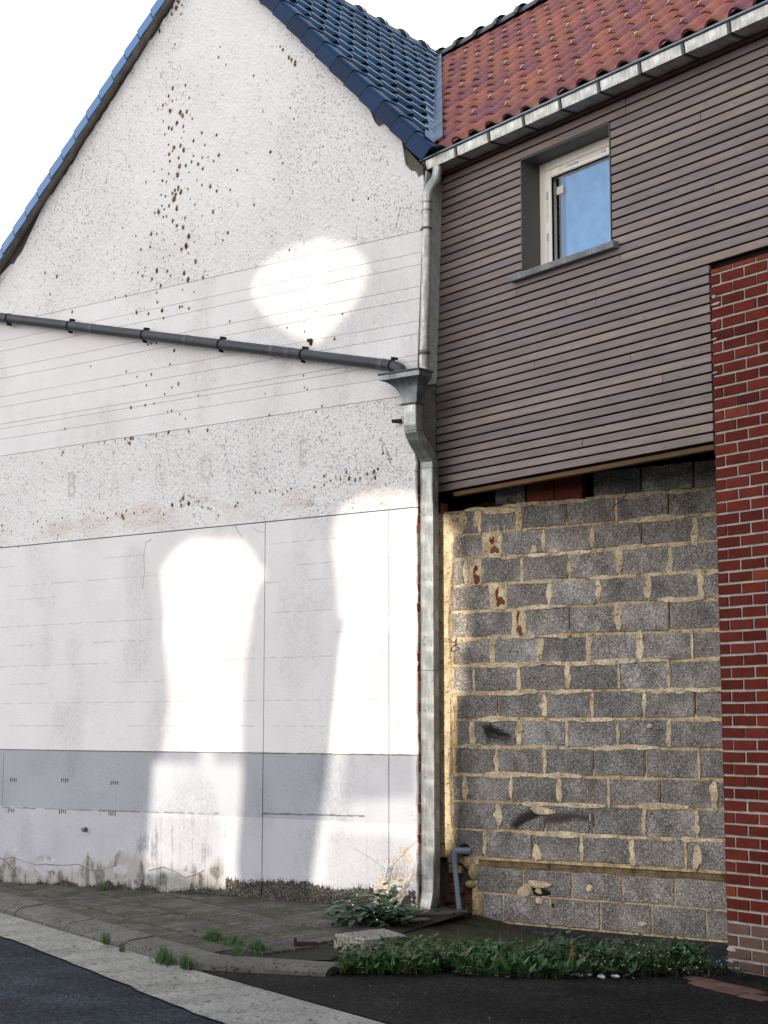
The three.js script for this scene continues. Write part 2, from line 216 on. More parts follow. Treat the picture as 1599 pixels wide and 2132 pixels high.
// ================================================================ the white gabled house
const SPOTS = [-2.71,7.06,0.012,-2.76,7.00,0.010,-2.55,7.05,0.010,-2.50,6.92,0.008,-2.71,6.94,0.008,-2.83,6.93,0.010,-2.80,6.94,0.006,-2.89,6.91,0.006,-2.74,6.85,0.016,-2.61,6.81,0.016,-2.53,6.80,0.012,-2.58,6.77,0.014,-2.46,6.72,0.008,-2.65,6.72,0.014,-2.75,6.70,0.012,-2.71,6.68,0.012,-2.57,6.67,0.010,-2.82,6.78,0.006,-2.80,6.65,0.008,-2.56,6.62,0.006,-2.59,6.57,0.006,-2.75,6.54,0.008,-2.68,6.50,0.014,-2.60,6.50,0.012,-2.56,6.45,0.014,-2.74,6.45,0.012,-2.70,6.47,0.008,-2.44,6.51,0.010,-2.34,6.56,0.010,-2.16,6.50,0.010,-2.30,6.44,0.008,-2.44,6.37,0.008,-2.46,6.32,0.010,-2.38,6.28,0.012,-2.32,6.23,0.010,-2.33,6.33,0.008,-2.26,6.32,0.006,-2.13,6.31,0.012,-2.19,6.27,0.008,-2.62,6.39,0.010,-2.73,6.38,0.010,-2.83,6.33,0.006,-2.93,6.33,0.006,-2.61,6.31,0.016,-2.53,6.30,0.010,-2.74,6.27,0.008,-2.63,6.24,0.018,-2.49,6.23,0.006,-2.67,6.21,0.006,-2.82,6.22,0.010,-2.77,6.20,0.008,-3.03,6.25,0.008,-3.25,6.44,0.006,-2.62,6.11,0.014,-2.66,6.10,0.010,-2.59,6.07,0.016,-2.69,6.08,0.012,-2.65,6.06,0.012,-2.67,6.02,0.020,-2.83,6.09,0.008,-2.78,6.07,0.008,-2.50,6.08,0.008,-2.47,5.98,0.006,-2.33,6.08,0.008,-2.39,6.14,0.006,-2.23,6.05,0.014,-2.15,5.99,0.010,-1.99,5.97,0.008,-1.91,6.13,0.008,-1.53,6.21,0.012,-1.71,5.78,0.008,-2.01,5.59,0.010,-2.07,5.53,0.008,-2.19,5.81,0.012,-2.32,5.80,0.006,-2.86,5.94,0.016,-2.91,5.94,0.008,-2.82,5.99,0.008,-2.73,5.97,0.010,-2.63,5.93,0.016,-2.79,5.95,0.008,-2.80,5.88,0.008,-2.76,5.88,0.008,-2.68,5.82,0.012,-2.63,5.77,0.012,-2.55,5.74,0.014,-2.53,5.82,0.008,-2.41,5.92,0.008,-2.95,5.75,0.012,-2.88,5.74,0.008,-2.79,5.67,0.006,-2.96,5.63,0.010,-3.08,5.63,0.010,-3.32,5.88,0.006,-3.15,5.77,0.006,-2.48,5.64,0.016,-2.51,5.56,0.018,-2.57,5.54,0.012,-2.48,5.49,0.006,-2.39,5.40,0.014,-2.41,5.58,0.006,-2.65,5.60,0.006,-2.71,5.51,0.006,-2.79,5.50,0.006,-2.87,5.40,0.014,-2.74,5.37,0.010,-2.53,5.32,0.014,-2.48,5.25,0.016,-2.55,5.26,0.006,-2.70,5.32,0.008,-2.93,5.33,0.010,-3.11,5.42,0.008,-3.05,5.38,0.010,-3.02,5.45,0.006,-2.82,5.25,0.012,-2.87,5.20,0.008,-2.30,5.24,0.010,-3.26,5.23,0.008,-3.40,5.24,0.006,-2.55,5.17,0.006,-2.41,5.13,0.006,-1.73,6.94,0.008,-2.15,7.21,0.008,-2.06,7.12,0.006,-1.27,6.44,0.006,-1.31,6.55,0.006,-1.62,6.59,0.006,-2.69,7.47,0.008,-2.13,7.30,0.006,-2.68,7.81,0.016,-2.65,7.86,0.012,-2.73,7.83,0.010,-2.61,7.82,0.008,-2.62,7.74,0.008,-2.74,7.77,0.010,-2.67,7.88,0.010,-2.89,7.65,0.014,-2.94,7.67,0.010,-1.26,6.93,0.016,-1.30,6.97,0.012,-1.33,7.00,0.012,-1.40,7.09,0.010,-1.43,7.12,0.008,-0.63,5.61,0.006,-0.47,5.59,0.008,-1.39,6.08,0.008,-1.49,5.96,0.006,-0.95,6.13,0.006,-0.78,5.80,0.006,-4.20,5.57,0.012,-4.37,5.63,0.010,-4.29,5.41,0.008,-4.66,5.99,0.012,-3.55,6.36,0.006,-1.31,5.31,0.008,-0.74,4.68,0.010,-1.02,4.74,0.008,-1.14,4.59,0.008,-1.33,4.65,0.008,-1.62,7.56,0.016,-1.65,7.58,0.012,-1.24,7.19,0.014,-3.98,5.19,0.010,-3.12,5.06,0.014,-2.97,5.02,0.010,-2.80,5.02,0.014,-2.58,5.02,0.010,-2.55,5.02,0.008,-2.47,4.99,0.010,-2.86,5.11,0.010,-2.97,4.74,0.012,-2.93,4.74,0.010,-2.86,4.74,0.012,-2.69,4.52,0.010,-2.64,4.64,0.014,-3.24,4.53,0.010,-3.10,4.46,0.008,-2.98,4.37,0.010,-3.27,4.40,0.006,-2.92,4.46,0.012,-2.58,4.33,0.014,-2.66,4.31,0.010,-2.75,4.26,0.010,-2.99,4.19,0.012,-3.17,4.19,0.014,-2.88,4.19,0.008,-2.66,4.10,0.010,-2.56,4.06,0.008,-2.71,4.10,0.008,-2.49,4.01,0.008,-4.04,4.09,0.010,-3.50,3.91,0.008,-3.36,3.90,0.008,-3.23,3.91,0.012,-3.16,3.91,0.016,-3.13,3.90,0.012,-3.17,3.86,0.016,-3.19,3.87,0.008,-4.05,3.87,0.012,-4.07,3.85,0.010,-3.78,3.90,0.008,-2.69,3.91,0.016,-2.44,3.89,0.010,-2.22,3.88,0.014,-2.84,3.90,0.012,-2.93,3.91,0.006,-4.34,3.80,0.008,-3.71,4.64,0.008,-0.95,3.94,0.010,-1.01,3.90,0.010,-1.52,3.93,0.010,-1.15,4.22,0.008,-1.11,4.10,0.008,-1.14,4.12,0.008,-1.57,4.12,0.006,-2.34,4.20,0.008,-1.07,4.48,0.020,-0.82,4.48,0.012,-1.98,4.80,0.010,-2.78,4.95,0.008,-2.63,3.26,0.018,-2.52,3.25,0.016,-2.43,3.26,0.018,-2.50,3.31,0.020,-2.53,3.29,0.012,-3.25,3.21,0.018,-3.23,3.19,0.014,-3.33,3.24,0.010,-3.20,3.26,0.010,-3.44,3.21,0.010,-3.49,3.26,0.008,-3.75,3.27,0.008,-4.04,3.26,0.010,-4.26,3.25,0.008,-4.38,3.25,0.010,-4.44,3.23,0.008,-4.14,3.20,0.008,-4.32,3.19,0.008,-3.10,3.23,0.010,-2.98,3.23,0.008,-2.73,3.19,0.010,-2.31,3.27,0.010,-2.27,3.22,0.008,-2.20,3.20,0.010,-2.17,3.19,0.008,-2.08,3.13,0.008,-1.88,3.20,0.010,-1.86,3.22,0.010,-1.89,3.19,0.008,-1.66,3.29,0.010,-1.61,3.28,0.008,-1.50,3.29,0.010,-1.44,3.29,0.008,-1.36,3.25,0.010,-1.27,3.29,0.010,-1.31,3.27,0.008,-1.02,3.28,0.010,-0.92,3.36,0.012,-0.92,3.29,0.010,-0.69,3.37,0.012,-0.66,3.32,0.016,-0.60,3.30,0.014,-0.48,3.34,0.012,-0.41,3.35,0.016,-0.40,3.30,0.014,-0.37,3.37,0.012,-0.85,3.32,0.008,-0.75,3.32,0.010,-0.55,3.31,0.010,-4.89,3.25,0.012,-4.87,3.20,0.008,-4.75,3.18,0.008,-4.65,3.03,0.008,-0.32,3.49,0.012];
const wallMap = (() => {
  const N = 2048, U0 = -5.6, V1 = 8.6, SU = N / 5.9, SV = N / 8.9, cv = document.createElement('canvas'); cv.width = cv.height = N;
  const c = cv.getContext('2d'), im = c.createImageData(N, N), d = im.data;
  const ground = (u) => u < -1.8 ? -0.075 + (u + 4.8) * 0.028 : 0.0 + (u + 1.8) * 0.02;
  for (let y = 0; y < N; y++) {
    const v = V1 - y / SV, rough = v > 5.228 || (v > 3.035 && v < 3.92);
    for (let x = 0; x < N; x++) {
      const u = U0 + x / SU, o = (y * N + x) * 4, h = v - ground(u);
      const pat = fbm(u * 1.1 + 40, v * 0.8 + 40, 512, 512, 201, 3), grain = hash(x, y, 3);
      let r = 239, g = 236, b = 234, k = 0;
      if (v < 1.14) { r = 174; g = 176; b = 183; if (v < 0.625) { r = 195; g = 195; b = 200; } }
      k += (fbm(u * 3 + 9, v * 3 + 9, 512, 512, 203, 2) - 0.5) * 9 + (grain - 0.5) * 9;
      if (rough) {
        const sp = vn(u * 92 + v * 24, v * 84 - u * 14 + 900, 8192, 8192, 205), sel = vn(u * 21, v * 21 + 60, 4096, 4096, 207);
        k -= 66 * sstep(0.66, 0.9, sp) * sstep(0.38, 0.9, sel * 0.45 + pat * 0.75) + 4 * sstep(0.42, 0.62, pat);
      } else k -= 24 * sstep(0.72, 0.95, vn(u * 140, v * 120 + 700, 8192, 8192, 211)) * sstep(0.42, 0.7, pat) + (2 + 17 * vn(u * 75, v * 60 + 70, 8192, 8192, 241)) * sstep(0.48, 0.72, fbm(u * 2.6 + 11, v * 1.5 + 20, 512, 512, 243, 4));
      if (v > 3.06 && v < 3.33) { const e = (fbm(u * 7, v * 7 + 33, 512, 512, 247, 4) - 0.5) * 0.3, t = 0.85 * sstep(0.38, 0.62, fbm(u * 3.2 + 5, v * 6, 512, 512, 213, 4)) * sstep(-0.02, 0.08, v - 3.06 + e * 0.3) * (1 - sstep(0.12, 0.27, v - 3.06 + e)); r -= 14 * t; g -= 22 * t; b -= 29 * t; }
      // wet plaster and rising damp along the foot, streaked and blotched
      const jag = (fbm(u * 5, 3, 512, 64, 215, 4) - 0.5);
      const soft = sstep(0, 0.09, 0.25 + jag * 0.3 - h) * sstep(-1.9, -2.05, u) * sstep(0.3, 0.5, fbm(u * 6 + 3, v * 8 + 60, 512, 512, 239, 3) + 0.25 * sstep(0.16, 0.02, h)); if (soft > 0) { const st = fbm(u * 30, v * 3 + 30, 4096, 512, 217, 3), bl = fbm(u * 12, v * 12 + 30, 1024, 1024, 219, 4), wv = vn(u * 60, v * 60 + 90, 8192, 8192, 233); const q = -8 - 70 * sstep(0.46, 0.72, st * 0.5 + bl * 0.55) * (0.6 + 0.6 * wv); r += soft * (q - 8); g += soft * (q - 11); b += soft * (q - 22); if (bl > 0.68) { r += 14; g += 14; b += 12; } }
      if (u > -3.0 && u < -1.95 && h < 0.75) { const st = fbm(u * 30, v * 1.6 + 30, 4096, 512, 221, 3), bl = fbm(u * 7, v * 6 + 70, 512, 512, 223, 4), wv = vn(u * 70, v * 50 + 40, 8192, 8192, 235); k -= 46 * sstep(0.5, 0.7, st * 0.5 + bl * 0.5) * (0.4 + 0.9 * wv) * (1 - sstep(0.35, 0.72, h)); }
      // moss and black algae at the very foot
      const top = u > -1.95 ? 0.15 + jag * 0.16 - (u > -0.35 ? 0.16 : 0) : 0.065 + jag * 0.1, cov = 0.72 * fbm(u * 7, v * 14 + 50, 1024, 1024, 225, 5) + 0.28 * vn(u * 110, v * 80 + 10, 8192, 8192, 245);
      const fine = vn(u * 75, 4.5, 8192, 64, 251) * 0.5 + vn(u * 170, v * 40 + 9, 16384, 8192, 253) * 0.5, lip = u > -1.95 ? 0.1 + 0.11 * (fbm(u * 3.5, 6, 512, 64, 255, 3) - 0.3) * sstep(-2.1, -1.6, u) * sstep(-0.2, -0.45, u) + 0.05 * (fine - 0.5) : 0.012 + 0.11 * (fbm(u * 6, 9, 512, 64, 257, 3) - 0.5) + 0.03 * (fine - 0.5);
      void cov; void top; if (h < lip ? grain < 0.93 : h < lip + 0.035 && grain < 0.28 * (1 - (h - lip) / 0.035)) { const q = fbm(u * 60, v * 60 + 500, 8192, 8192, 227, 3), pk = fbm(u * 25 + 7, v * 30 + 90, 8192, 8192, 237, 3) > 0.68 ? 24 : 0; r = 30 + 40 * q + pk; g = 27 + 35 * q + pk; b = 22 + 27 * q + pk; k = (grain - 0.5) * 40; }
      if (u > -0.42 && h < 0.42 && fbm(u * 9, v * 7 + 20, 512, 512, 229, 4) > 0.42 + h * 0.3) { const e = vn(u * 70, v * 70 + 80, 8192, 8192, 231); r = 218 - 46 * e; g = 208 - 50 * e; b = 194 - 52 * e; }
      d[o] = r + k; d[o + 1] = g + k; d[o + 2] = b + k; d[o + 3] = 255;
    }
  }
  c.putImageData(im, 0, 0);
  const X = (u) => (u - U0) * SU, Y = (v) => (V1 - v) * SV;
  const line = (pts, col, w, a = 1, j = 0.6) => { c.globalAlpha = a; c.strokeStyle = col; c.lineWidth = w; c.beginPath(); pts.forEach(([u, v], i) => { const q = [X(u) + rr(-j, j), Y(v) + rr(-j, j)]; i ? c.lineTo(...q) : c.moveTo(...q); }); c.stroke(); c.globalAlpha = 1; };
  const broken = (u0, v0, u1, v1, col, w, a, keep = 0.8) => { const n = Math.ceil(Math.hypot(u1 - u0, v1 - v0) / 0.06); for (let i = 0; i < n; i++) if (rnd() < keep) line([[u0 + (u1 - u0) * i / n, v0 + (v1 - v0) * i / n], [u0 + (u1 - u0) * (i + 1) / n, v0 + (v1 - v0) * (i + 1) / n]], col, w * rr(0.7, 1.3), a * rr(0.5, 1)); };
  // faint ghosts of old painted letters
  c.fillStyle = '#9a948c'; c.font = 'bold 74px sans-serif'; c.textAlign = 'center'; c.textBaseline = 'middle';
  [['B', -3.924, 3.553], ['A', -3.352, 3.51], ['N', -2.779, 3.559], ['Q', -2.23, 3.55], ['U', -1.679, 3.559], ['E', -1.143, 3.575]].forEach(([s, u, v], i) => { c.globalAlpha = [0.3, 0.14, 0.12, 0.22, 0.12, 0.28][i]; c.fillText(s, X(u), Y(v)); });
  c.globalAlpha = 1;
  reseed(3);
  // hairline block joints that show through the smooth coat of the lower wall
  for (const [v, runs] of [[2.85, [[-4.9, -4.7], [-3.5, -2.95], [-1.5, -0.3]]], [2.66, [[-4.9, -2.7], [-1.2, 0]]], [2.53, [[-4.7, -4.1], [-1.55, -0.7]]], [2.28, [[-5.4, -2.2], [-1.55, 0]]], [2.1, [[-4.75, -4.1], [-3.6, -2.95], [-0.8, 0]]], [1.91, [[-5.4, -3.4], [-2.3, 0]]], [1.74, [[-4.7, -4.2], [-3.3, -2.7]]], [1.565, [[-5.4, 0]]], [1.36, [[-4.7, -3.9], [-3.2, -2.5], [-2.2, -1.6], [-1.5, -0.9], [-0.25, 0]]]]) for (const [a, b] of runs) broken(a, v, b, v, '#8f8a86', 1.2, 0.5);
  for (const [u, a, b] of [[-4.1, 1.2, 2.9], [-3.55, 1.2, 2.6], [-3.0, 1.6, 2.9], [-2.2, 1.2, 2.6], [-0.7, 1.2, 2.9], [-3.95, 2.0, 2.6], [-0.95, 1.3, 2.4], [-2.62, 1.4, 2.0], [-4.6, 1.2, 1.9]]) broken(u, a, u, b, '#a29d99', 1, 0.28, 0.5);
  for (const [u, a, b] of [[-3.45, 0.15, 1.1], [-1.98, 0.1, 0.62], [-0.48, 0.1, 1.1], [-3.42, 0.15, 0.6]]) broken(u, a, u, b, '#8c8a8c', 1.2, 0.5, 0.7);
  for (let k = 0; k < 26; k++) { const u = rr(-5.2, -0.1), v = rr(3.95, 5.1); broken(u, v, u + rr(-0.02, 0.02), v - rr(0.1, 0.4), '#a8a29d', 1, 0.2, 0.5); }
  line([[-5.5, 1.142], [-3.5, 1.135], [-1.9, 1.14]], '#77726f', 1.6, 0.7); broken(-1.9, 1.14, 0, 1.142, '#57524e', 2, 0.8, 0.9);
  broken(-4.77, 0.61, -2.9, 0.625, '#5d5957', 2, 0.8, 0.75); broken(-2.9, 0.625, -1.98, 0.64, '#5d5957', 2, 0.7, 0.8); broken(-1.55, 0.655, -0.5, 0.67, '#4a4744', 2.4, 0.9, 0.95); broken(-4.77, 1.11, -4.77, 0.62, '#66626a', 3, 0.8, 0.95);
  line([[-1.89, 3.03], [-1.86, 2.98], [-1.81, 2.93]], '#6f6863', 1.4, 0.7); line([[-1.7, 3.0], [-1.6, 2.95], [-1.55, 2.96]], '#8a837d', 1, 0.6);
  line([[-2.88, 2.98], [-2.95, 2.96], [-2.97, 2.85], [-2.96, 2.7], [-2.98, 2.55]], '#77716c', 2, 0.55);
  const crack = (p) => { line(p, '#4f4842', 1.8, 0.9, 1.2); };
  line([[0, 0.51], [-0.1, 0.43], [-0.2, 0.33], [-0.28, 0.26]], '#6d645c', 1.4, 0.6, 1.2); crack([[-1.82, 0.04], [-1.72, 0.09], [-1.66, 0.125], [-1.62, 0.09], [-1.53, 0.08]]); crack([[-4.8, 0.16], [-4.7, 0.12], [-4.6, 0.06], [-4.55, 0.0]]); crack([[-1.3, 0.08], [-1.2, 0.03], [-1.12, 0.0]]); line([[-0.6, 0.42], [-0.45, 0.36], [-0.3, 0.28]], '#77706a', 1.2, 0.6);
  const peel = (p) => { line(p, '#5b544e', 1.6, 0.9, 1.5); line(p.map(([u, v]) => [u, v + 0.006]), '#dcdbde', 1.4, 0.5, 1); };
  peel([[-4.78, 0.13], [-4.61, 0.17], [-4.45, 0.13], [-4.25, 0.11], [-4.15, 0.13], [-4.09, 0.12], [-3.9, 0.13], [-3.71, 0.14], [-3.55, 0.1], [-3.4, 0.11], [-3.25, 0.16]]); peel([[-2.84, 0.14], [-2.67, 0.18], [-2.53, 0.14], [-2.41, 0.1], [-2.28, 0.14], [-2.19, 0.18]]);
  for (const [u, v] of [[-4.63, 0.88], [-3.93, 0.89], [-3.29, 0.88], [-4.65, 0.6], [-3.95, 0.615], [-3.31, 0.615]]) for (let k = 0; k < 4; k++) { c.fillStyle = '#2e2b2a'; c.fillRect(X(u - 0.04 + k * 0.026), Y(v), 4, 6 + rr(0, 3)); }
  for (let k = 0; k < 150; k++) { const u = rr(-5.2, -0.4), v = rr(0.2, 1.1); line([[u, v], [u + rr(-0.015, 0.015), v + rr(-0.03, 0.03)]], '#6c6a6c', 1, rr(0.2, 0.6)); }
  // rust blooms: a dark ring round a paler middle
  for (let i = 0; i < SPOTS.length; i += 3) {
    const u = SPOTS[i], v = SPOTS[i + 1], r = Math.max(1.5, SPOTS[i + 2] * (v > 4.9 ? 1.12 : 0.82) * SU), x = X(u), y = Y(v);
    c.globalAlpha = 0.25; c.fillStyle = '#a98a5c'; c.beginPath(); c.ellipse(x, y, r * 1.5, r * 1.25, 0, 0, 7); c.fill();
    c.globalAlpha = 0.95; c.fillStyle = '#2a211a';
    for (let k = 0; k < 6; k++) { const a = rr(0, 6.3); c.beginPath(); c.ellipse(x + Math.cos(a) * r * 0.35, y + Math.sin(a) * r * 0.3, r * rr(0.45, 0.8), r * rr(0.35, 0.6), a, 0, 7); c.fill(); }
    if (SPOTS[i + 2] > 0.0118 && rnd() < 0.75) { c.fillStyle = '#8f7a60'; c.beginPath(); c.ellipse(x + 0.3, y, r * 0.42, r * 0.34, 0, 0, 7); c.fill(); }
  }
  for (let k = 0; k < 330; k++) { const big = rnd() < 0.5, u = big ? -2.95 + (rnd() + rnd() - 1) * 0.75 : rr(-5.0, -0.1), v = big ? rr(5.0, 7.2) : rnd() < 0.6 ? rr(3.06, 3.45) : rr(3.9, 7); c.fillStyle = '#3a3028'; c.globalAlpha = rr(0.4, 0.9); c.beginPath(); c.ellipse(X(u), Y(v), rr(0.7, 1.7), rr(0.6, 1.3), 0, 0, 7); c.fill(); }
  for (let k = 0; k < 260; k++) { const t = rnd(), u = t < 0.6 ? -0.62 + rr(-0.35, 0.5) : rr(-2.5, -2.2), v = t < 0.6 ? 3.36 + (u + 0.6) * 0.06 + (rnd() + rnd() - 1) * 0.13 : 3.3 + (rnd() + rnd() - 1) * 0.1; if (u > 0) continue; c.fillStyle = t < 0.6 ? '#4b433c' : '#8b7468'; c.globalAlpha = rr(0.2, 0.8); c.beginPath(); c.ellipse(X(u), Y(v), rr(0.8, 2.4), rr(0.6, 1.6), 0, 0, 7); c.fill(); }
  for (let k = 0; k < 40; k++) { const t = k / 40, u = -0.36 + t * 0.13 + rr(-0.02, 0.02), v = 3.62 - t * 0.22 + rr(-0.02, 0.02); c.fillStyle = '#3b342e'; c.globalAlpha = rr(0.3, 0.9); c.beginPath(); c.ellipse(X(u), Y(v), rr(0.8, 2.2), rr(0.8, 1.8), 0, 0, 7); c.fill(); }
  for (const [u, v, l] of [[-3.86, 6.62, 0.28], [-0.9, 6.85, 0.2], [-0.12, 5.55, 0.25]]) for (let k = 0; k < 26; k++) { const t = rnd(); c.fillStyle = '#6b635c'; c.globalAlpha = rr(0.2, 0.7); c.beginPath(); c.ellipse(X(u + t * 0.1 * (v > 6.8 ? 1 : -0.7)), Y(v - t * l), rr(1, 3), rr(0.8, 2), 0, 0, 7); c.fill(); }
  c.globalAlpha = 1;
  const t = new THREE.CanvasTexture(cv); t.colorSpace = THREE.SRGBColorSpace; t.anisotropy = 8; return t;
})();
const wallUV = (g) => { if (g.index) g = g.toNonIndexed(); const p = g.attributes.position, uv = new Float32Array(p.count * 2); for (let i = 0; i < p.count; i++) { uv[i * 2] = (p.getX(i) + 5.6) / 5.9; uv[i * 2 + 1] = (p.getY(i) + 0.3) / 8.9; } g.setAttribute('uv', new THREE.BufferAttribute(uv, 2)); g.computeVertexNormals(); return g; };
const wallBump = (t, m) => { const q = t.clone(); q.repeat.set(5.9 / m, 8.9 / m); q.needsUpdate = true; return q; };
const M_rough = mat({ map: wallMap, roughness: 0.95, bumpMap: wallBump(roughcast, 0.4), bumpScale: 0.0045 });
const M_smooth = mat({ map: wallMap, roughness: 0.9, bumpMap: wallBump(smoothcoat, 0.5), bumpScale: 0.0035 });
const sheet = (pts, w0, w1) => wallUV(new THREE.ExtrudeGeometry(new THREE.Shape(pts.map(([u, v]) => new THREE.Vector2(u, v))), { depth: w1 - w0, bevelEnabled: false }).translate(0, 0, w0));

const white = atWhite(thing('white_house', 'white rendered house gable with rust-spotted wall, grey painted foot and blue tiled roof', 'house'));
reseed(11);
const edge = (v) => v < 3.9 ? 0 : (v - 3.9) * 0.049;             // the wall's right-hand corner leans outwards a little near the top
const leftRake = (u) => 7.826 + 0.931 * (u + 2.82), rightRake = (u) => 7.476 - 1.053 * (u + 1.461), APEX_U = -2.255;
{
  const body = [[-5.6, -0.4], [-0.02, -0.4], [-0.015, 3.9], [0.06, 5.75], [APEX_U, rightRake(APEX_U) + 0.06], [-5.6, leftRake(-5.6) + 0.06]];
  part('wall_core', boxUV(new THREE.ExtrudeGeometry(new THREE.Shape(body.map(([u, v]) => new THREE.Vector2(u, v))), { depth: 0.3, bevelEnabled: false }).translate(0, 0, -0.318)), M.core, white);
  const inner = [[-5.5, -0.4], [-0.2, -0.4], [-0.2, 5.7], [APEX_U, rightRake(APEX_U) - 0.1], [-5.5, leftRake(-5.5) - 0.1]];
  part('house_body', boxUV(new THREE.ExtrudeGeometry(new THREE.Shape(inner.map(([u, v]) => new THREE.Vector2(u, v))), { depth: 6.5, bevelEnabled: false }).translate(0, 0, -6.85)), M.core, white);
  // roughcast gable, its upper edges broken off under the verges
  const g = [[-5.6, 5.228]];
  g.push([0.063, 5.228], [0.082, 5.6], [0.07, 5.68], [0.03, 5.66], [0.0, 5.72], [-0.05, 5.74], [-0.1, 5.8], [-0.115, 5.9]);
  for (let u = -0.14; u > APEX_U; u -= 0.045) { const dent = Math.exp(-(((u + 0.38) / 0.09) ** 2)) * 0.13 + Math.exp(-(((u + 1.16) / 0.05) ** 2)) * 0.04; g.push([u, rightRake(u) - 0.012 - rr(0, 0.03) - dent]); }
  g.push([APEX_U, rightRake(APEX_U)]);
  for (let u = APEX_U - 0.05; u > -5.6; u -= 0.045) g.push([u, leftRake(u) - 0.03 - rr(0, 0.03) - 0.02 * Math.abs(Math.sin(u * 5)) - Math.exp(-(((u + 4.75) / 0.2) ** 2)) * 0.1]);
  g.push([-5.6, leftRake(-5.6) - 0.08]);
  part('gable_roughcast', sheet(g, -0.02, 0.004), M_rough, white);
  // courses of the smooth band
  const vs = [5.228, 5.054, 4.955, 4.782, 4.684, 4.504, 4.403, 4.236, 4.19, 4.087, 3.925];
  for (let i = 0; i + 1 < vs.length; i++) part('render_course', sheet([[-5.6, vs[i + 1] + 0.0017], [edge(vs[i + 1]), vs[i + 1] + 0.0017], [edge(vs[i]), vs[i] - 0.0017], [-5.6, vs[i] - 0.0017]], -0.02, rr(-0.0012, 0.0008)), M_smooth, white);
  const mid = [[-5.6, 3.04]]; mid.push([0, 3.04]); for (let v = 3.1; v < 3.9; v += 0.07) mid.push([rr(-0.012, 0.002), v]); mid.push([0, 3.92], [-5.6, 3.92]);
  part('roughcast_band', sheet(mid, -0.02, 0.005), M_rough, white);
  for (const [a, b] of [[-5.6, -1.557], [-1.548, -0.272], [-0.262, 0]]) {
    const right = []; for (let v = 1.2; v < 3.0; v += 0.09) right.push([b === 0 ? rr(-0.01, 0.002) : b + rr(-0.001, 0.001), v]);
    part('lower_render_panel', sheet([[a, 1.143], [b, 1.143], ...right, [b, 3.032], [a, 3.032]], -0.02, 0), M_smooth, white);
    const low = []; for (let v = 0; v < 1.1; v += 0.08) low.push([b === 0 ? rr(-0.012, 0.002) : b, v]);
    part('painted_plinth_panel', sheet([[a, -0.35], [b, -0.35], ...low, [b, 1.138], [a, 1.138]], -0.02, 0.0015), M_smooth, white, null, 'pale grey painted foot of the wall with moss and peeling damp along the ground');
  }
  // the return: pale plaster above, old brick below
  const ret = [[-0.02, 4.0]]; for (let v = 4.05; v < 5.72; v += 0.05) ret.push([-0.245 - rr(0, 0.03), v]); ret.push([-0.02, 5.72]);
  const rg = boxUV(new THREE.ExtrudeGeometry(new THREE.Shape(ret.map(([w, v]) => new THREE.Vector2(w, v))), { depth: 0.012, bevelEnabled: false }).applyMatrix4(new THREE.Matrix4().makeRotationY(-Math.PI / 2)));
  const rs = part('return_plaster', rg, bumped(jointMap, 0xffffff, smoothcoat, 0.001, { roughness: 0.95 }), white); rs.position.x = -0.185; rs.rotation.z = -0.049;
  for (let k = 0; k < 50; k++) { const v = -0.05 + k * 0.076; if (v > 3.85) break; part('return_brick', box(-0.016, rr(-0.004, 0.002), v, v + 0.064, -0.2 - rr(0, 0.02), -0.012 - rr(0, 0.025), rnd(), rnd()), [M.brick[2], M.brick[4], M.brickOld[2], M.core][Math.floor(rnd() * 4)], white); }
  part('return_mortar', box(-0.018, -0.004, -0.1, 3.86, -0.3, -0.02), M.core, white);
  part('tap_stub', new THREE.CylinderGeometry(0.018, 0.022, 0.05, 12).rotateX(Math.PI / 2), M.zincOld, white, [-3.63, 0.45, 0.02]);
  part('anchor_stub', new THREE.CylinderGeometry(0.013, 0.02, 0.08, 9).rotateX(Math.PI / 2).rotateY(-0.9), M.rust, white, [-0.15, 3.72, 0.05]);
  part('anchor_stub', new THREE.CylinderGeometry(0.013, 0.02, 0.04, 9).rotateX(Math.PI / 2).rotateY(-0.6), M.rust, white, [-1.07, 4.5, 0.02]);
}
// ---- roof tiles: a pan and a roll, raised at the nose where it lies over the next tile
function tileGeo(cover, L, roll, rise, tilt, flip) {
  const xs = [0, 0.02, 0.045, cover - roll - 0.012, cover - roll, cover - roll * 0.84, cover - roll * 0.62, cover - roll * 0.38, cover - roll * 0.16, cover, cover + 0.012];
  const z = (x) => x < cover - roll ? -0.006 * Math.sin(Math.PI * x / (cover - roll)) : rise * Math.pow(Math.max(0, Math.sin(Math.PI * (x - cover + roll) / (roll + 0.012))), 0.75);
  const ys = [0, 0.016, 0.05, L + 0.03], n = xs.length, P = [], T = [], I = [];
  ys.forEach((y, r) => xs.forEach((x) => { P.push(flip ? cover - x : x, y, z(x) + tilt * (1 - y / (L + 0.03)) - (r === 0 ? 0.011 : 0)); T.push(x, y); }));
  const cellsTo = (b, rows) => { for (let r = 0; r < rows; r++) for (let i = 0; i + 1 < n; i++) { const a = b + r * n + i; flip ? I.push(a, a + n, a + 1, a + 1, a + n, a + n + 1) : I.push(a, a + 1, a + n, a + 1, a + n + 1, a + n); } };
  cellsTo(0, 3);
  const b = P.length / 3;
  for (const [dz, y] of [[-0.02, 0.004], [0, 0]]) xs.forEach((x) => { P.push(flip ? cover - x : x, y, z(x) + tilt - 0.011 + dz); T.push(x, dz); });
  cellsTo(b, 1);
  const g = tri(P); g.setAttribute('uv', new THREE.BufferAttribute(new Float32Array(T), 2)); g.setIndex(I); g.computeVertexNormals(); return g;
}
function placed(m, o, x, y, z) { m.position.copy(o); m.quaternion.setFromRotationMatrix(new THREE.Matrix4().makeBasis(x, y, z)); return m; }
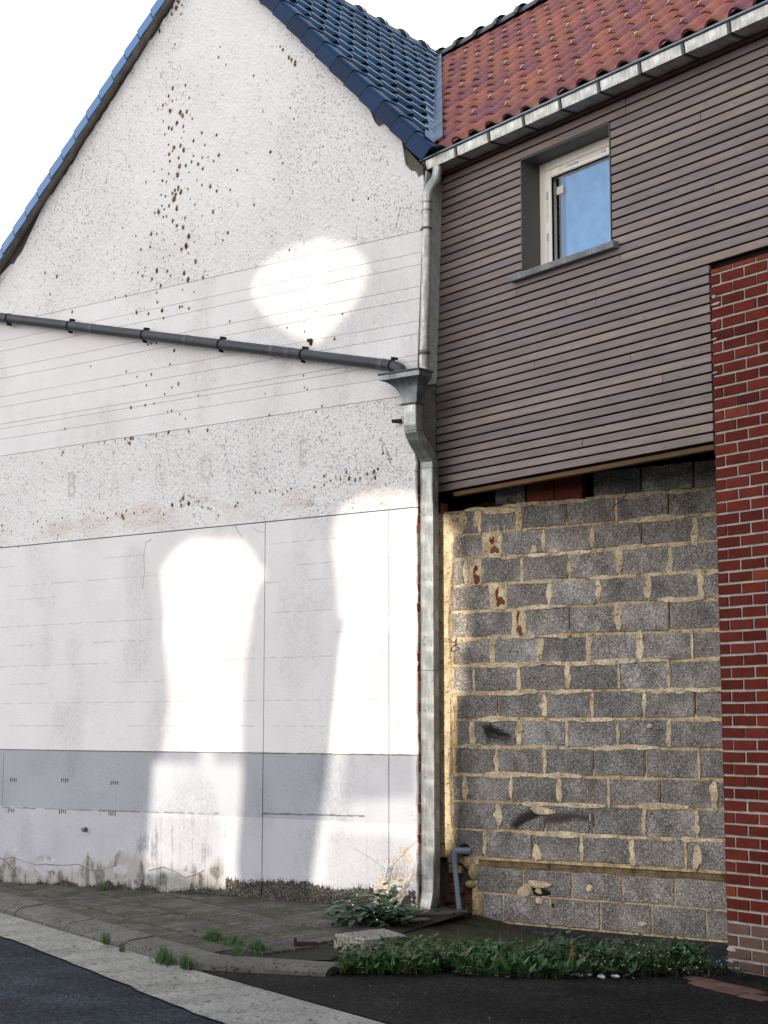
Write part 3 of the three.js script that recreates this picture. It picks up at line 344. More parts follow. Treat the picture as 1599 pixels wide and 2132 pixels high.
// the valley where both roofs meet, in the clad house's axes
const VB = V3(0.19, 5.877, 0.154), VT = V3(-3.16, 8.356, -2.41), VD = VT.clone().sub(VB).normalize();
const N_RED = V3(0, 0.7187, 0.6953), N_BLUE_K = V3(0.691, 0.691, -0.2126).normalize();
const ACROSS_RED = VD.clone().cross(N_RED).normalize(); if (ACROSS_RED.x < 0) ACROSS_RED.negate();
const ACROSS_BLUE = N_BLUE_K.clone().cross(VD).normalize(); if (ACROSS_BLUE.x > 0) ACROSS_BLUE.negate();
const turnY = (p, a) => p.clone().applyAxisAngle(V3(0, 1, 0), a);
const A_K = -Math.acos(0.58013), A_W = -Math.acos(UW.x);
const kToW = (p) => turnY(turnY(p, A_K).add(O_K).sub(O_W), -A_W), dirKToW = (p) => turnY(p, A_K - A_W);
{
  const y = V3(-0.691, 0.7228, 0).normalize(), z = V3(0.7228, 0.691, 0).normalize(), x = V3(0, 0, -1), o = V3(0.11, 5.905, 0.0);
  const L = 0.227, cover = 0.2, geo = [0, 1].map((k) => tileGeo(cover, L, 0.12, 0.05, 0.03 + k * 0.006));
  const vb = kToW(VB), ab = dirKToW(ACROSS_BLUE), lim = vb.dot(ab) + 0.06;
  reseed(21);
  for (let r = 0; r < 15; r++) for (let k = 0; k < 18; k++) {
    const q = o.clone().addScaledVector(y, r * L).addScaledVector(x, k * cover + 0.02), g = geo[(rnd() < 0.5) | 0], mid = q.clone().addScaledVector(x, cover / 2).addScaledVector(y, L / 2), dd = mid.dot(ab) - lim;
    if (dd < -0.16) continue;
    const m = M.blue[Math.floor(rnd() * 4)], wob = rr(-0.003, 0.003);
    if (dd > 0.19) { placed(part('blue_roof_tile', g, m, white), q.addScaledVector(z, wob), x, y, z); continue; }
    const c = clip(g.toNonIndexed().applyMatrix4(new THREE.Matrix4().makeBasis(x, y, z).setPosition(q)), ab, lim);
    if (c) part('blue_roof_tile', c, m, white);
  }
  const deck = (yy, zz, from, len) => { const g = new THREE.BoxGeometry(6.6, len, 0.04).translate(3.3, len / 2, -0.03); placed(part('roof_deck', boxUV(g), M.dark, white), from, V3(0, 0, -1), yy, zz); };
  const g0 = boxUV(new THREE.BoxGeometry(0.2, 3.42, 0.03).translate(0.1, 1.71, -0.03)); placed(part('roof_deck', g0, M.dark, white), o, x, y, z);
  const dk = clip(boxUV(new THREE.BoxGeometry(3.9, 3.42, 0.03).translate(1.95, 1.71, -0.045)).applyMatrix4(new THREE.Matrix4().makeBasis(x, y, z).setPosition(o)), ab, lim - 0.02); part('roof_deck', dk, M.dark, white);
  const yl = V3(1, 0.931, 0).normalize(), zl = V3(-0.931, 1, 0).normalize();
  const gl = boxUV(new THREE.BoxGeometry(6.6, 4.6, 0.04).translate(3.3, -2.3, -0.02)); { const m = part('roof_deck', gl, M.blue[0], white); m.position.set(APEX_U, leftRake(APEX_U) + 0.06, 0.02); m.quaternion.setFromRotationMatrix(new THREE.Matrix4().makeBasis(V3(0, 0, -1), yl, V3(0, 0, -1).cross(yl))); }
  // verge tiles: a rounded top and a flap hanging over the wall
  const verge = (flap, lean, len, s) => {
    const out = [[-0.1, 0.03], [0.03, 0.034], [0.055, 0.03], [0.072, 0.018], [0.08, 0], [0.08 + lean, -flap]], inn = out.map(([a, b], i) => i === 5 ? [a - 0.013, b] : [a - (i > 2 ? 0.013 : 0), b - 0.013]).reverse();
    const sh = new THREE.Shape([...out, ...inn].map(([a, b]) => new THREE.Vector2(a * s, b)));
    return boxUV(new THREE.ExtrudeGeometry(sh, { depth: len, bevelEnabled: false }).applyMatrix4(new THREE.Matrix4().set(1, 0, 0, 0, 0, 0, 1, 0, 0, 1, 0, 0, 0, 0, 0, 1)));
  };
  const mirrored = (g) => { const p = g.attributes.position; for (let i = 0; i < p.count; i += 3) { const t = [p.getX(i), p.getY(i), p.getZ(i)]; p.setXYZ(i, p.getX(i + 1), p.getY(i + 1), p.getZ(i + 1)); p.setXYZ(i + 1, ...t); } return boxUV(g); };
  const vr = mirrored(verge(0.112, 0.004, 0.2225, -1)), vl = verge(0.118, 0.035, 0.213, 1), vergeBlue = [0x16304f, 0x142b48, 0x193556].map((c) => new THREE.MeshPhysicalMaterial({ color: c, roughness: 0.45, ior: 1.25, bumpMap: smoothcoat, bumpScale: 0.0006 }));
  const unused_tilt = (a) => new THREE.Matrix4().makeRotationX(a);
  for (let k = -1; k < 16; k++) {
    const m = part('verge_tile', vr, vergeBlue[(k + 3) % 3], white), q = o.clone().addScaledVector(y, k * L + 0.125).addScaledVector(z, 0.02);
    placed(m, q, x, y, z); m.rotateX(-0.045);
  }
  const lo = V3(APEX_U, leftRake(APEX_U), 0).addScaledVector(zl, 0.085);
  const skylitBlue = mat({ color: 0x2f6ba3, roughness: 0.4 });  // brighter sky light on the left verge is put into this paler blue
  for (let k = 0; k < 20; k++) { const m = part('verge_tile', vl, skylitBlue, white); placed(m, lo.clone().addScaledVector(yl, -(k + 1) * L + 0.05), V3(0, 0, 1), yl, zl); m.rotateX(-0.075); }
  // grey bedding mortar under the verges
  reseed(23);
  const strip = (f, u0, u1, off, name, thick, depth) => { const t = [], b = []; for (let u = u0; u <= u1 + 1e-6; u += 0.06) { t.push([u, f(u) + 0.05]); b.push([u, f(u) - off - rr(0, thick)]); } part(name, boxUV(new THREE.ExtrudeGeometry(new THREE.Shape([...b, ...t.reverse()].map(([a, c]) => new THREE.Vector2(a, c))), { depth: depth + 0.012, bevelEnabled: false }).translate(0, 0, -0.012)), bumped(jointMap, 0xd8d0c4, grit, 0.008, { roughness: 1 }), white); };
  strip(leftRake, -5.58, APEX_U, -0.005, 'verge_mortar', 0.025, 0.07); strip(rightRake, APEX_U + 0.05, 0.06, -0.01, 'verge_mortar', 0.02, 0.03);
  // ridge tiles running back from the gable
  const half = (r0, r1, len) => new THREE.CylinderGeometry(r0, r1, len, 14, 1, true, -Math.PI / 2, Math.PI).rotateX(-Math.PI / 2);
  const cap = mergeGeometries([half(0.085, 0.095, 0.37), half(0.118, 0.122, 0.06).translate(0, 0, 0.16), new THREE.RingGeometry(0.085, 0.12, 14, 1, 0, Math.PI).translate(0, 0, 0.19)]);
  for (let k = 0; k < 10; k++) { const m = part('ridge_tile', cap, M.blue[1], white); m.position.set(APEX_U, 8.35, -0.12 - k * 0.355); m.rotation.x = 0.03; }
}

// ================================================================ the timber-clad house
const clad = atClad(thing('timber_clad_house', 'house clad in grey-brown horizontal timber boards with a red clay tile roof and one window', 'house'));
reseed(31);
{
  const wx0 = 1.065, wx1 = 2.037, wy0 = 4.665, wy1 = 5.58;
  for (const [a, b, c, d] of [[0.14, wx0, 3.3, 5.74], [wx1, 4.7, 4.31, 5.74], [wx0, wx1, wy1, 5.74], [wx0, wx1, 3.3, wy0], [wx1, 2.94, 3.3, 4.31]]) part('wall_body', box(a, b, c, d, -1.6, -0.045), M.dark, clad);
  part('wall_body', box(0.14, 4.7, 3.3, 5.74, -1.9, -1.6), M.dark, clad);
  part('wall_body', box(0.1, 2.94, 3.155, 3.3, -0.14, -0.045), M.dark, clad);
  part('bottom_batten', slab(0.2, 2.93, 3.128, 3.16, -0.06, -0.016, 0.003), mat({ map: woodMap, color: 0x7a5a38, roughness: 0.95, bumpMap: woodMap, bumpScale: 0.003 }), clad);
  const P = 0.06517, top = 5.708, rows = 40;
  const joints = { 0: [2.2], 1: [2.2], 17: [1.0, 2.12], 5: [2.9], 9: [0.5], 13: [3.0], 18: [], 20: [1.55, 1.86], 21: [1.86], 24: [0.6], 26: [1.2], 28: [2.2], 31: [2.5], 34: [0.9], 36: [1.7] };
  for (let r = 0; r < rows; r++) {
    const y1 = top - r * P, y0 = y1 - P + 0.013; if (y0 < 3.12) break;
    const xr = y0 < 4.305 ? 2.938 : 4.7, left = 0.012;
    let runs = [[left, xr]];
    if (y0 < wy1 - 0.003 && y1 > wy0 + 0.01) runs = [[left, wx0 - 0.002], [wx1 + 0.004, xr]];
    for (const j of joints[r] ?? []) runs = runs.flatMap(([a, b]) => (j > a + 0.1 && j < b - 0.1 ? [[a, j - 0.0012], [j + 0.0012, b]] : [[a, b]]));
    const yy0 = y0 < wy1 && y1 > wy1 && y0 > 5.4 ? Math.max(y0, wy1 + 0.002) : y0;
    for (const [a, b] of runs) { const z = rr(-0.0012, 0.0012); part('cladding_board', slab(a, b, a >= wx1 || b <= wx0 ? y0 : yy0, y1, -0.02 + z, z, 0.0022, rnd() * 3, rnd() * 3), M.wood[Math.floor(rnd() * 6)], clad); }
  }
  // fascia and gutter
  part('fascia_board', box(0.06, 4.7, 5.705, 5.86, 0.012, 0.04), mat({ map: woodMap, color: 0x5a3a30, roughness: 0.9 }), clad);
  const gut = part('gutter', mergeGeometries([prismX([[0.045, 5.82], [0.048, 5.728], [0.188, 5.728], [0.2, 5.81], [0.197, 5.812], [0.1855, 5.731], [0.051, 5.731], [0.048, 5.82]], 0.085, 4.7), prismX([[0.05, 5.8], [0.05, 5.729], [0.187, 5.729], [0.198, 5.808]], 0.0845, 0.088)]), M.zinc, clad);
  part('bead', new THREE.CylinderGeometry(0.013, 0.013, 4.62, 10).rotateZ(Math.PI / 2).translate(2.39, 5.813, 0.202), mat({ map: zincMap, color: 0x8d9aa6, metalness: 0.6, roughness: 0.35 }), gut);
  for (let k = 0; k < 11; k++) { const u = 0.105 + k * 0.403; part('bracket', prismX([[0.045, 5.7245], [0.1905, 5.7245], [0.2045, 5.812], [0.2, 5.812], [0.187, 5.7285], [0.045, 5.7285]], u, u + 0.026), M.zincDark, gut); part('joint_gap', prismX([[0.045, 5.7262], [0.1893, 5.7262], [0.203, 5.81], [0.2, 5.81], [0.187, 5.7295], [0.045, 5.7295]], u + 0.026, u + 0.033), M.dark, gut); }
  // the window
  const win = part('window', mergeGeometries([slab(1.075, 1.146, 4.66, 5.575, -0.235, -0.173, 0.006), slab(1.956, 2.027, 4.66, 5.575, -0.235, -0.173, 0.006), slab(1.146, 1.956, 5.506, 5.575, -0.235, -0.173, 0.006), slab(1.146, 1.956, 4.66, 4.705, -0.235, -0.173, 0.006)]), M.white, clad, null, 'cream window frame with thin blue print on its edge');
  part('sash', mergeGeometries([slab(1.152, 1.212, 4.705, 5.5, -0.225, -0.166, 0.008), slab(1.89, 1.95, 4.705, 5.5, -0.225, -0.166, 0.008), slab(1.212, 1.89, 5.438, 5.5, -0.225, -0.166, 0.008), slab(1.212, 1.89, 4.705, 4.735, -0.225, -0.166, 0.008)]), M.white, win);
  part('gasket', mergeGeometries([box(1.212, 1.22, 4.735, 5.438, -0.19, -0.176), box(1.22, 1.89, 5.43, 5.438, -0.19, -0.176)]), M.dark, win);
  part('pane', new THREE.PlaneGeometry(0.678, 0.703).translate(1.551, 5.0865, -0.185), new THREE.MeshPhysicalMaterial({ color: 0xffffff, transmission: 1, thickness: 0, roughness: 0.02, ior: 1.5, side: THREE.DoubleSide }), win);
  part('sticker', box(1.262, 1.335, 5.292, 5.352, -0.1845, -0.1835), mat({ color: 0xd9d4b8, roughness: 0.7 }), win);
  const blueSheetMap = tex(256, 256, (x, y) => { const g = hash(Math.floor(x * 128), Math.floor(y * 128), 301), m = fbm(x * 8, y * 8, 8, 8, 302, 3), v = (g - 0.5) * 26 + (m - 0.5) * 30; return [92 + v, 156 + v, 212 + v * 0.6]; }, true, [0.5, 0.5]);  // speckled blue for the sheet behind the glass
  const blueSheetMat = mat({ map: blueSheetMap, roughness: 0.9 });
  part('blue_sheet', box(1.305, 1.95, 4.69, 5.418, -0.212, -0.206), blueSheetMat, win); part('blue_sheet_edge', box(1.285, 1.335, 4.69, 5.425, -0.205, -0.203), mat({ map: blueSheetMap, color: 0xb4bfcc, roughness: 0.9 }), win);
  part('reveal', mergeGeometries([slab(1.066, 1.0745, 4.69, 5.58, -0.19, 0.004, 0.001), slab(2.0275, 2.036, 4.69, 5.58, -0.19, 0.004, 0.001), box(1.0745, 2.0275, 5.5755, 5.583, -0.19, 0.003)]), M.steel, win);
  for (let k = 0; k < 5; k++) part('screw', new THREE.SphereGeometry(0.004, 6, 5), M.zinc, win, [1.0745, 4.8 + k * 0.17, -0.02]);
  part('sill', slab(0.972, 2.1, 4.652, 4.7, -0.17, 0.052, 0.003), M.bluestone, win);
  const print = (txt, w, h, geo) => { const cv = document.createElement('canvas'); cv.width = 256; cv.height = 32; const c = cv.getContext('2d'); c.fillStyle = '#e8e2d8'; c.fillRect(0, 0, 256, 32); c.fillStyle = '#2f7fa3'; c.font = 'bold 26px monospace'; c.fillText(txt, 4, 26); const t = new THREE.CanvasTexture(cv); t.colorSpace = THREE.SRGBColorSpace; return part('film_print', geo, mat({ map: t, roughness: 0.5 }), win); };
  print('\u25be  TERM     \u25b4  TERM', 0, 0, new THREE.PlaneGeometry(0.52, 0.03).translate(1.56, 5.474, -0.1655));
  print('TERM \u25b8', 0, 0, new THREE.PlaneGeometry(0.24, 0.03).rotateZ(-Math.PI / 2).translate(1.175, 5.22, -0.1655)); print('TERM \u25b8', 0, 0, new THREE.PlaneGeometry(0.24, 0.028).rotateZ(-Math.PI / 2).translate(1.175, 4.9, -0.1655));
  part('trim_strip', box(2.9385, 2.9445, 3.14, 4.31, -0.03, -0.004), M.dark, clad);
  // red roof
  const y = V3(0, 0.6953, -0.7187), z = N_RED.clone(), x = V3(1, 0, 0), o = V3(0, 5.858, 0.14), L = 0.2375, cover = 0.2055;
  const geo = [0, 1, 2].map((k) => tileGeo(cover, L, 0.118, 0.042, 0.019 + k * 0.004, true));
  const lim = VB.dot(ACROSS_RED) + 0.055;
  reseed(37);
  for (let r = 0; r < 15; r++) for (let k = -17; k < 21; k++) {
    const u = 0.02 + k * cover, q = o.clone().addScaledVector(y, r * L); q.x = u;
    const mid = q.clone().addScaledVector(y, L / 2).add(V3(cover / 2, 0, 0)), dd = mid.dot(ACROSS_RED) - lim;
    if (dd < -0.17 || u > 3.95 - r * 0.28) continue;
    const g = geo[Math.floor(rnd() * 3)], m = M.clay[Math.floor(rnd() * 6)];
    if (dd > 0.2) { const t = placed(part('red_roof_tile', g, m, clad), q, x, y, z); t.rotateZ(rr(-0.008, 0.008)); continue; }
    const c = clip(g.toNonIndexed().applyMatrix4(new THREE.Matrix4().makeBasis(x, y, z).setPosition(q)), ACROSS_RED, lim);
    if (c) part('red_roof_tile', c, m, clad);
  }
  const dk = clip(boxUV(new THREE.BoxGeometry(9, 3.56, 0.03).translate(0.6, 1.78, -0.03)).applyMatrix4(new THREE.Matrix4().makeBasis(x, y, z).setPosition(o)), ACROSS_RED, lim - 0.02);
  part('roof_deck', dk, M.dark, clad);
  part('roof_deck', boxUV(new THREE.BoxGeometry(9, 3.4, 0.03).translate(0.6, -1.7, 0).applyMatrix4(new THREE.Matrix4().makeBasis(x, V3(0, 0.7, 0.714), V3(0, 0.714, -0.7)).setPosition(V3(0, 8.33, -2.42)))), M.dark, clad);
  // white clips of bird lime / tile hooks
  const hook = tube([[0, 0, 0], [0.006, 0.012, 0.012], [-0.004, 0.026, 0.004], [0.004, 0.04, 0.008]], 0.0042, 8, 5), hookMat = mat({ color: 0xd8d8d4, roughness: 0.4 });
  for (let r = 1; r < 14; r++) for (let k = -14; k < 18; k += 3) { const q = o.clone().addScaledVector(y, r * L - 0.005).addScaledVector(z, 0.06); q.x = 0.02 + (k + (r % 3) * 0 + 0.32) * cover; if (q.dot(ACROSS_RED) < lim + 0.25 || q.x > 3.7 - r * 0.28) continue; placed(part('tile_hook', hook, hookMat, clad), q, x, y, z); }
  const half = (r0, r1, len) => new THREE.CylinderGeometry(r0, r1, len, 14, 1, true, 0, Math.PI).rotateZ(Math.PI / 2);
  const cap = mergeGeometries([half(0.085, 0.092, 0.345), half(0.118, 0.12, 0.06).translate(-0.15, 0, 0), new THREE.RingGeometry(0.085, 0.12, 14, 1, 0, Math.PI).rotateY(-Math.PI / 2).translate(-0.18, 0, 0)]);
  for (let k = 0; k < 14; k++) { const m = part('ridge_tile', cap, M.ridge, clad); m.position.set(-2.86 + k * 0.331, 8.345, -2.41); m.rotation.z = 0.02; }
  part('ridge_tile', new THREE.SphereGeometry(0.13, 12, 8).scale(1.1, 0.6, 1.1), M.ridge, clad, [-3.1, 8.36, -2.4]);
  // lead valley, in lapped lengths
  const len = VB.distanceTo(VT) + 0.1;
  for (let k = 0; k < 8; k++) {
    const a = VB.clone().addScaledVector(VD, -0.08 + k * len / 8), b = VB.clone().addScaledVector(VD, -0.08 + (k + 1) * len / 8 + 0.02), up = V3(0, 0.085, 0), lift = (p, s) => p.clone().add(up).addScaledVector(VD, 0).add(V3(0, s, 0));
    const A = lift(a, 0.012), B = lift(b, 0), q = [];
    for (const [ac, s] of [[ACROSS_RED, 1], [ACROSS_BLUE, -1]]) { const w = 0.085, a2 = A.clone().addScaledVector(ac, w), b2 = B.clone().addScaledVector(ac, w); const t = [A, a2, b2, B].map((p) => p.toArray()); s > 0 ? quad(q, ...t) : quad(q, t[0], t[3], t[2], t[1]); quad(q, t[0], t[1], [t[1][0], t[1][1] - 0.012, t[1][2]], [t[0][0], t[0][1] - 0.012, t[0][2]]); }
    part('valley_lead', boxUV(tri(q)), M.lead, clad);
  }
}

// ================================================================ the red brick wall under the boards
const bricks = atClad(thing('brick_wall', 'dark red brick wall with grey joints at the right edge, cut off under the timber boards', 'wall'));
const beyond = [];
reseed(41);
part('mortar_bed', box(2.951, 4.69, -0.3, 4.301, -1.3, -0.008), M.joint, bricks);
for (let r = 0; r < 60; r++) {
  const y0 = 4.2755 - r * 0.0746, y1 = Math.min(4.3025, y0 + 0.0596); if (y0 < -0.33) break;
  const off = r % 2 ? -0.103 : 0;
  for (let k = 0; k < 9; k++) {
    const a = Math.max(2.948, 2.948 + off + k * 0.1965 + rr(-0.003, 0.003)), b = 2.948 + off + (k + 1) * 0.1965 - 0.0135 + rr(-0.003, 0.003); if (b - a < 0.03) continue;
    if (a > 3.72) { beyond.push(slab(a, b, y0, y1, -0.05, rr(-0.0015, 0.002), 0.002, rnd() * 5, rnd() * 5)); continue; }
    const dusty = y0 < 0.1 && rnd() < (y0 < -0.02 ? 0.95 : 0.55), bright = r === 0 || rnd() < 0.03, set = dusty ? M.brickDusty : M.brick;
    const m = bright && !dusty ? M.brick[3] : set[Math.floor(rnd() * (dusty ? 3 : 3.4)) % set.length === 3 ? 4 + Math.floor(rnd() * 2) : Math.floor(rnd() * 3)], z = rr(-0.0015, 0.002);
    part('brick', ragged(blockRing(a, b, y0 + rr(-0.001, 0.001), y1 + rr(-0.001, 0.001), 3, 0.0012), -0.05, z, 0.002, rnd() * 5, rnd() * 5), m, bricks);
  }
}
for (const [u, v, rx, ry] of [[2.975, 4.12, 0.02, 0.012], [2.99, 4.07, 0.045, 0.008], [2.97, 3.96, 0.03, 0.006], [2.97, 3.84, 0.025, 0.006], [2.97, 3.62, 0.025, 0.006], [2.98, 0.0, 0.04, 0.012], [2.965, -0.07, 0.03, 0.01], [3.0, -0.11, 0.05, 0.007]]) part('mortar_smear', ragged(blobRing(u, v, rx, ry, 10), -0.01, 0.0035, 0.002), M.joint, bricks);

part('bricks_beyond', mergeGeometries(beyond), M.brick[1], bricks).userData.kind = 'stuff';

// ================================================================ the concrete block infill
const blocks = atWhite(thing('block_wall', 'infill wall of grey concrete blocks with untidy sand-coloured mortar', 'wall'));
reseed(43);
{
  const WB = -0.34, rowsV = [3.235, 3.027, 2.84, 2.645, 2.44, 2.242, 2.027, 1.821, 1.614, 1.411, 1.202, 0.996, 0.793, 0.58, 0.377];
  const J = [[0.46, 0.762, 0.779, 1.018, 1.026, 1.264, 1.362, 1.765, 2.185], [0.115, 0.364, 0.729, 1.14, 1.558, 1.985, 2.42], [0.02, 0.4, 0.55, 0.932, 1.359, 1.764, 2.184], [0.071, 0.244, 0.36, 0.742, 1.155, 1.572, 1.987], [0.07, 0.452, 0.583, 0.977, 1.4, 1.81, 2.218], [0.077, 0.23, 0.655, 0.75, 1.148, 1.56, 1.974], [0.09, 0.474, 0.904, 1.321, 1.732, 2.145], [0.09, 0.291, 0.71, 1.134, 1.556, 1.965], [0.125, 0.505, 0.919, 1.338, 1.754, 2.158], [0.125, 0.283, 0.701, 1.111, 1.539, 1.95], [0.105, 0.501, 0.917, 1.336, 1.756, 2.183], [0.06, 0.209, 0.623, 1.043, 1.453, 1.87, 2.28], [0.085, 0.5, 0.916, 1.33, 1.743, 2.147], [0.1, 0.386, 0.8, 1.222, 1.647, 2.069]];
  part('mortar_bed', box(-0.05, 2.62, 0.36, 3.03, WB - 0.12, WB - 0.006, 0.3, 0.2), M.mortar, blocks);
  part('mortar_bed', box(0.25, 2.62, -0.3, 0.36, WB - 0.14, WB - 0.024, 0.1, 0.7), M.mortar, blocks);
  part('back_wall', box(-0.25, 3.3, -0.3, 3.75, -1.4, WB - 0.3), M.dark, blocks);
  part('back_wall', box(-0.25, 2.9, 3.2, 3.75, -1.4, WB - 0.16), M.dark, blocks);
  const MARKED = {}, marked = (key, draw, label) => {
    const cv = document.createElement('canvas'); cv.width = 256; cv.height = 128; const c = cv.getContext('2d'), im = c.createImageData(256, 128);
    for (let y = 0; y < 128; y++) for (let x = 0; x < 256; x++) { const o = (y * 256 + x) * 4, v = 138 + (vn(x * 0.19, y * 0.19, 512, 512, 41) - 0.5) * 90 + (vn(x * 0.31, y * 0.31, 512, 512, 42) - 0.5) * 80 + (hash(x >> 1, y >> 1, 5) > 0.965 ? 60 : 0); for (let k = 0; k < 3; k++) im.data[o + k] = clamp(v, 0, 255); im.data[o + 3] = 255; }
    c.putImageData(im, 0, 0); draw(c, (pts, col, w, a) => { for (let k = 0; k < 60; k++) { c.globalAlpha = a * rr(0.04, 0.12); c.strokeStyle = col; c.lineWidth = w * rr(0.2, 1); c.lineCap = 'round'; c.beginPath(); pts.forEach(([x, y], i) => { const q = [x + rr(-w, w) * 0.5, y + rr(-w, w) * 0.5]; i ? c.lineTo(...q) : c.moveTo(...q); }); c.stroke(); } c.globalAlpha = 1; });
    const t = new THREE.CanvasTexture(cv); t.colorSpace = THREE.SRGBColorSpace; const gb = grit.clone(); gb.repeat.set(0.84, 0.4); gb.needsUpdate = true;
    MARKED[key] = { map: mat({ map: t, color: 0xefe9df, bumpMap: gb, bumpScale: 0.009, roughness: 0.96 }), label };
  };
  marked('9/1', (c, s) => { for (let k = 0; k < 11; k++) { const x = rr(45, 120), y = rr(15, 60); s([[x, y], [x + rr(20, 60), y + rr(10, 40)], [x + rr(50, 125), y + rr(20, 65)]], '#161618', rr(6, 12), 0.3); } s([[80, 50], [150, 80], [200, 95]], '#1c1c1e', 46, 0.22); s([[70, 30], [90, 100]], '#1c1c1e', 30, 0.2); }, 'block with a scribbled black scorch mark');
  marked('12/1', (c, s) => { s([[90, 108], [130, 74], [180, 50], [254, 26]], '#2a201a', 34, 0.55); s([[100, 110], [180, 68], [254, 40]], '#1f1813', 20, 0.4); }, 'block with a slanting oily brown streak');
  marked('12/2', (c, s) => { s([[2, 60], [90, 52], [180, 48], [240, 56]], '#2e2620', 40, 0.25); s([[10, 75], [120, 66]], '#2e2620', 26, 0.2); }, 'block with a faint oily smear');
  const block = (a, b, y0, y1, z, m) => m?.map?.isMaterial ? ((g, p) => { const q = g.attributes.position, t = g.attributes.uv; for (let i = 0; i < q.count; i++) t.setXY(i, (q.getX(i) - a) / (b - a), (q.getY(i) - y0) / (y1 - y0)); return part('block', g, p.map, blocks, null, p.label); })(ragged(blockRing(a, b, y0, y1, 5, 0.0035), WB - 0.1, WB + z, 0.004), m) : part('block', ragged(blockRing(a, b, y0, y1, 5, 0.0035), WB - 0.1, WB + z, 0.004, rnd() * 7, rnd() * 7), m ?? M.block[Math.floor(rnd() * 5)], blocks);
  const inserts = [];
  J.forEach((j, r) => {
    const y1 = rowsV[r] - 0.0105, y0 = rowsV[r + 1] + 0.0105;
    const xs = [...j, 2.58];
    for (let i = 0; i + 1 < xs.length; i++) {
      const a = xs[i] + 0.0085, b = xs[i + 1] - 0.0085, w = b - a;
      if (r === 0 && (i === 0 || i === 1 || i === 3 || i === 5)) { if (i === 0) block(0.47, 0.74, y0, y1, -0.05, M.block[2]); continue; }
      if (r === 0 && (i === 2 || i === 4)) { part('hollow_brick', slab(xs[i], xs[i + 1], y0 - 0.008, y1, WB - 0.1, WB - 0.02, 0.004, rnd(), rnd()), bumped(brickMap, 0x9a4a34, grit, 0.002), blocks); continue; }
      if ((r === 2 && i === 1) || (r === 3 && i === 1) || (r === 4 && i === 1) || (r === 5 && i === 2)) { inserts.push([a, b, y0, y1]); continue; }
      block(a, b, y0 + rr(-0.004, 0.004), y1 + rr(-0.004, 0.004), rr(-0.003, 0.003), MARKED[r + '/' + i]);
    }
  });
  // the makeshift inserts: mortar with broken red brick showing
  for (const [a, b, y0, y1] of inserts) {
    part('mortar_patch', ragged(blockRing(a - 0.02, b + 0.02, y0 - 0.01, y1 + 0.012, 5, 0.008), WB - 0.05, WB + 0.004, 0.004, rnd() * 3, rnd() * 3), M.smear, blocks);
    const c = (a + b) / 2 + 0.012;
    part('brick_fragment', ragged(blobRing(c + rr(-0.015, 0.01), y1 - rr(0.05, 0.07), rr(0.012, 0.022), rr(0.03, 0.045), 12, 0.7), WB - 0.02, WB + 0.007, 0.003), M.brick[3], blocks); part('brick_fragment', ragged(blobRing(c + rr(-0.01, 0.02), y0 + rr(0.035, 0.05), rr(0.022, 0.036), rr(0.028, 0.045), 12, 0.5), WB - 0.02, WB + 0.008, 0.003), M.brickOld[0], blocks);
  }
  // the lower two courses, set a little back below a mortar ledge
  const rows2 = [0.31, 0.116, -0.091], J2 = [[0.291, 0.709, 1.126, 1.545, 1.959], [0.342, 0.528, 0.939, 1.361, 1.774, 2.196]];
  J2.forEach((j, r) => { const xs = [...j, 2.58]; for (let i = 0; i + 1 < xs.length; i++) block(xs[i] + 0.007, xs[i + 1] - 0.007, rows2[r + 1] + 0.007, rows2[r] - 0.006, -0.016 + rr(-0.003, 0.003)); });
  const ledge = []; for (let u = 0.2; u < 2.62; u += 0.06) ledge.push([u, 0.378 + rr(-0.004, 0.002)]); for (let u = 2.6; u > 0.2; u -= 0.06) ledge.push([u, 0.306 + rr(-0.006, 0.006)]);
  part('mortar_ledge', ragged(ledge, WB - 0.06, WB - 0.02, 0.006, 0.4, 0.9), bumped(mortarMap, 0x9c948a, grit, 0.008, { roughness: 1 }), blocks);
  // mortar squeezed out over the joints
  J.forEach((j, r) => j.forEach((u, i) => {
    if (r < 1 || (i === 0 && u < 0.13)) return; const y1 = rowsV[r], y0 = rowsV[r + 1];
    if (rnd() < 0.8) part('mortar_smear', ragged(smearRing(u + rr(-0.008, 0.008), (y0 + y1) / 2 + rr(-0.02, 0.02), rr(0.012, 0.036), rr(0.075, 0.112)), WB - 0.01, WB + rr(0.003, 0.006), 0.003, rnd() * 3, rnd() * 3), M.smear, blocks);
    else part('open_joint', box(u - 0.004, u + 0.003, y0 + rr(0.01, 0.06), y1 - 0.012, WB - 0.02, WB - 0.0045), M.dark, blocks);
  }));
  for (let k = 0; k < 84; k++) { const r = 1 + Math.floor(rnd() * 13); part('mortar_smear', ragged(smearRing(rr(0.15, 2.3), rowsV[r] + rr(-0.01, 0.008), rr(0.012, 0.024), rr(0.06, 0.24), false, 20), WB - 0.01, WB + rr(0.003, 0.006), 0.003, rnd() * 3, rnd() * 3), M.smear, blocks); }
  for (const [u, v, rx, ry] of [[0.02, 0, 0, 0], [0.85, 0.43, 0.04, 0.06], [0.16, 2.93, 0.07, 0.1], [0.34, 2.95, 0.035, 0.08], [0.55, 3.0, 0.16, 0.03], [0.72, 2.93, 0.04, 0.09], [0.9, 0.74, 0.1, 0.03], [2.15, 0.46, 0.035, 0.09], [0.85, 2.68, 0.03, 0.03], [1.02, 2.66, 0.05, 0.02], [1.1, 2.02, 0.05, 0.025], [1.8, 1.36, 0.018, 0.018], [1.28, 0.2, 0.025, 0.03], [1.7, -0.02, 0.04, 0.015]]) if (rx) part('mortar_smear', ragged(blobRing(u, v, rx, ry, 16, 0.3), WB - 0.02, WB + (v < 0.3 ? -0.008 : 0.009), 0.005, rnd() * 3, rnd() * 3), M.smear, blocks);
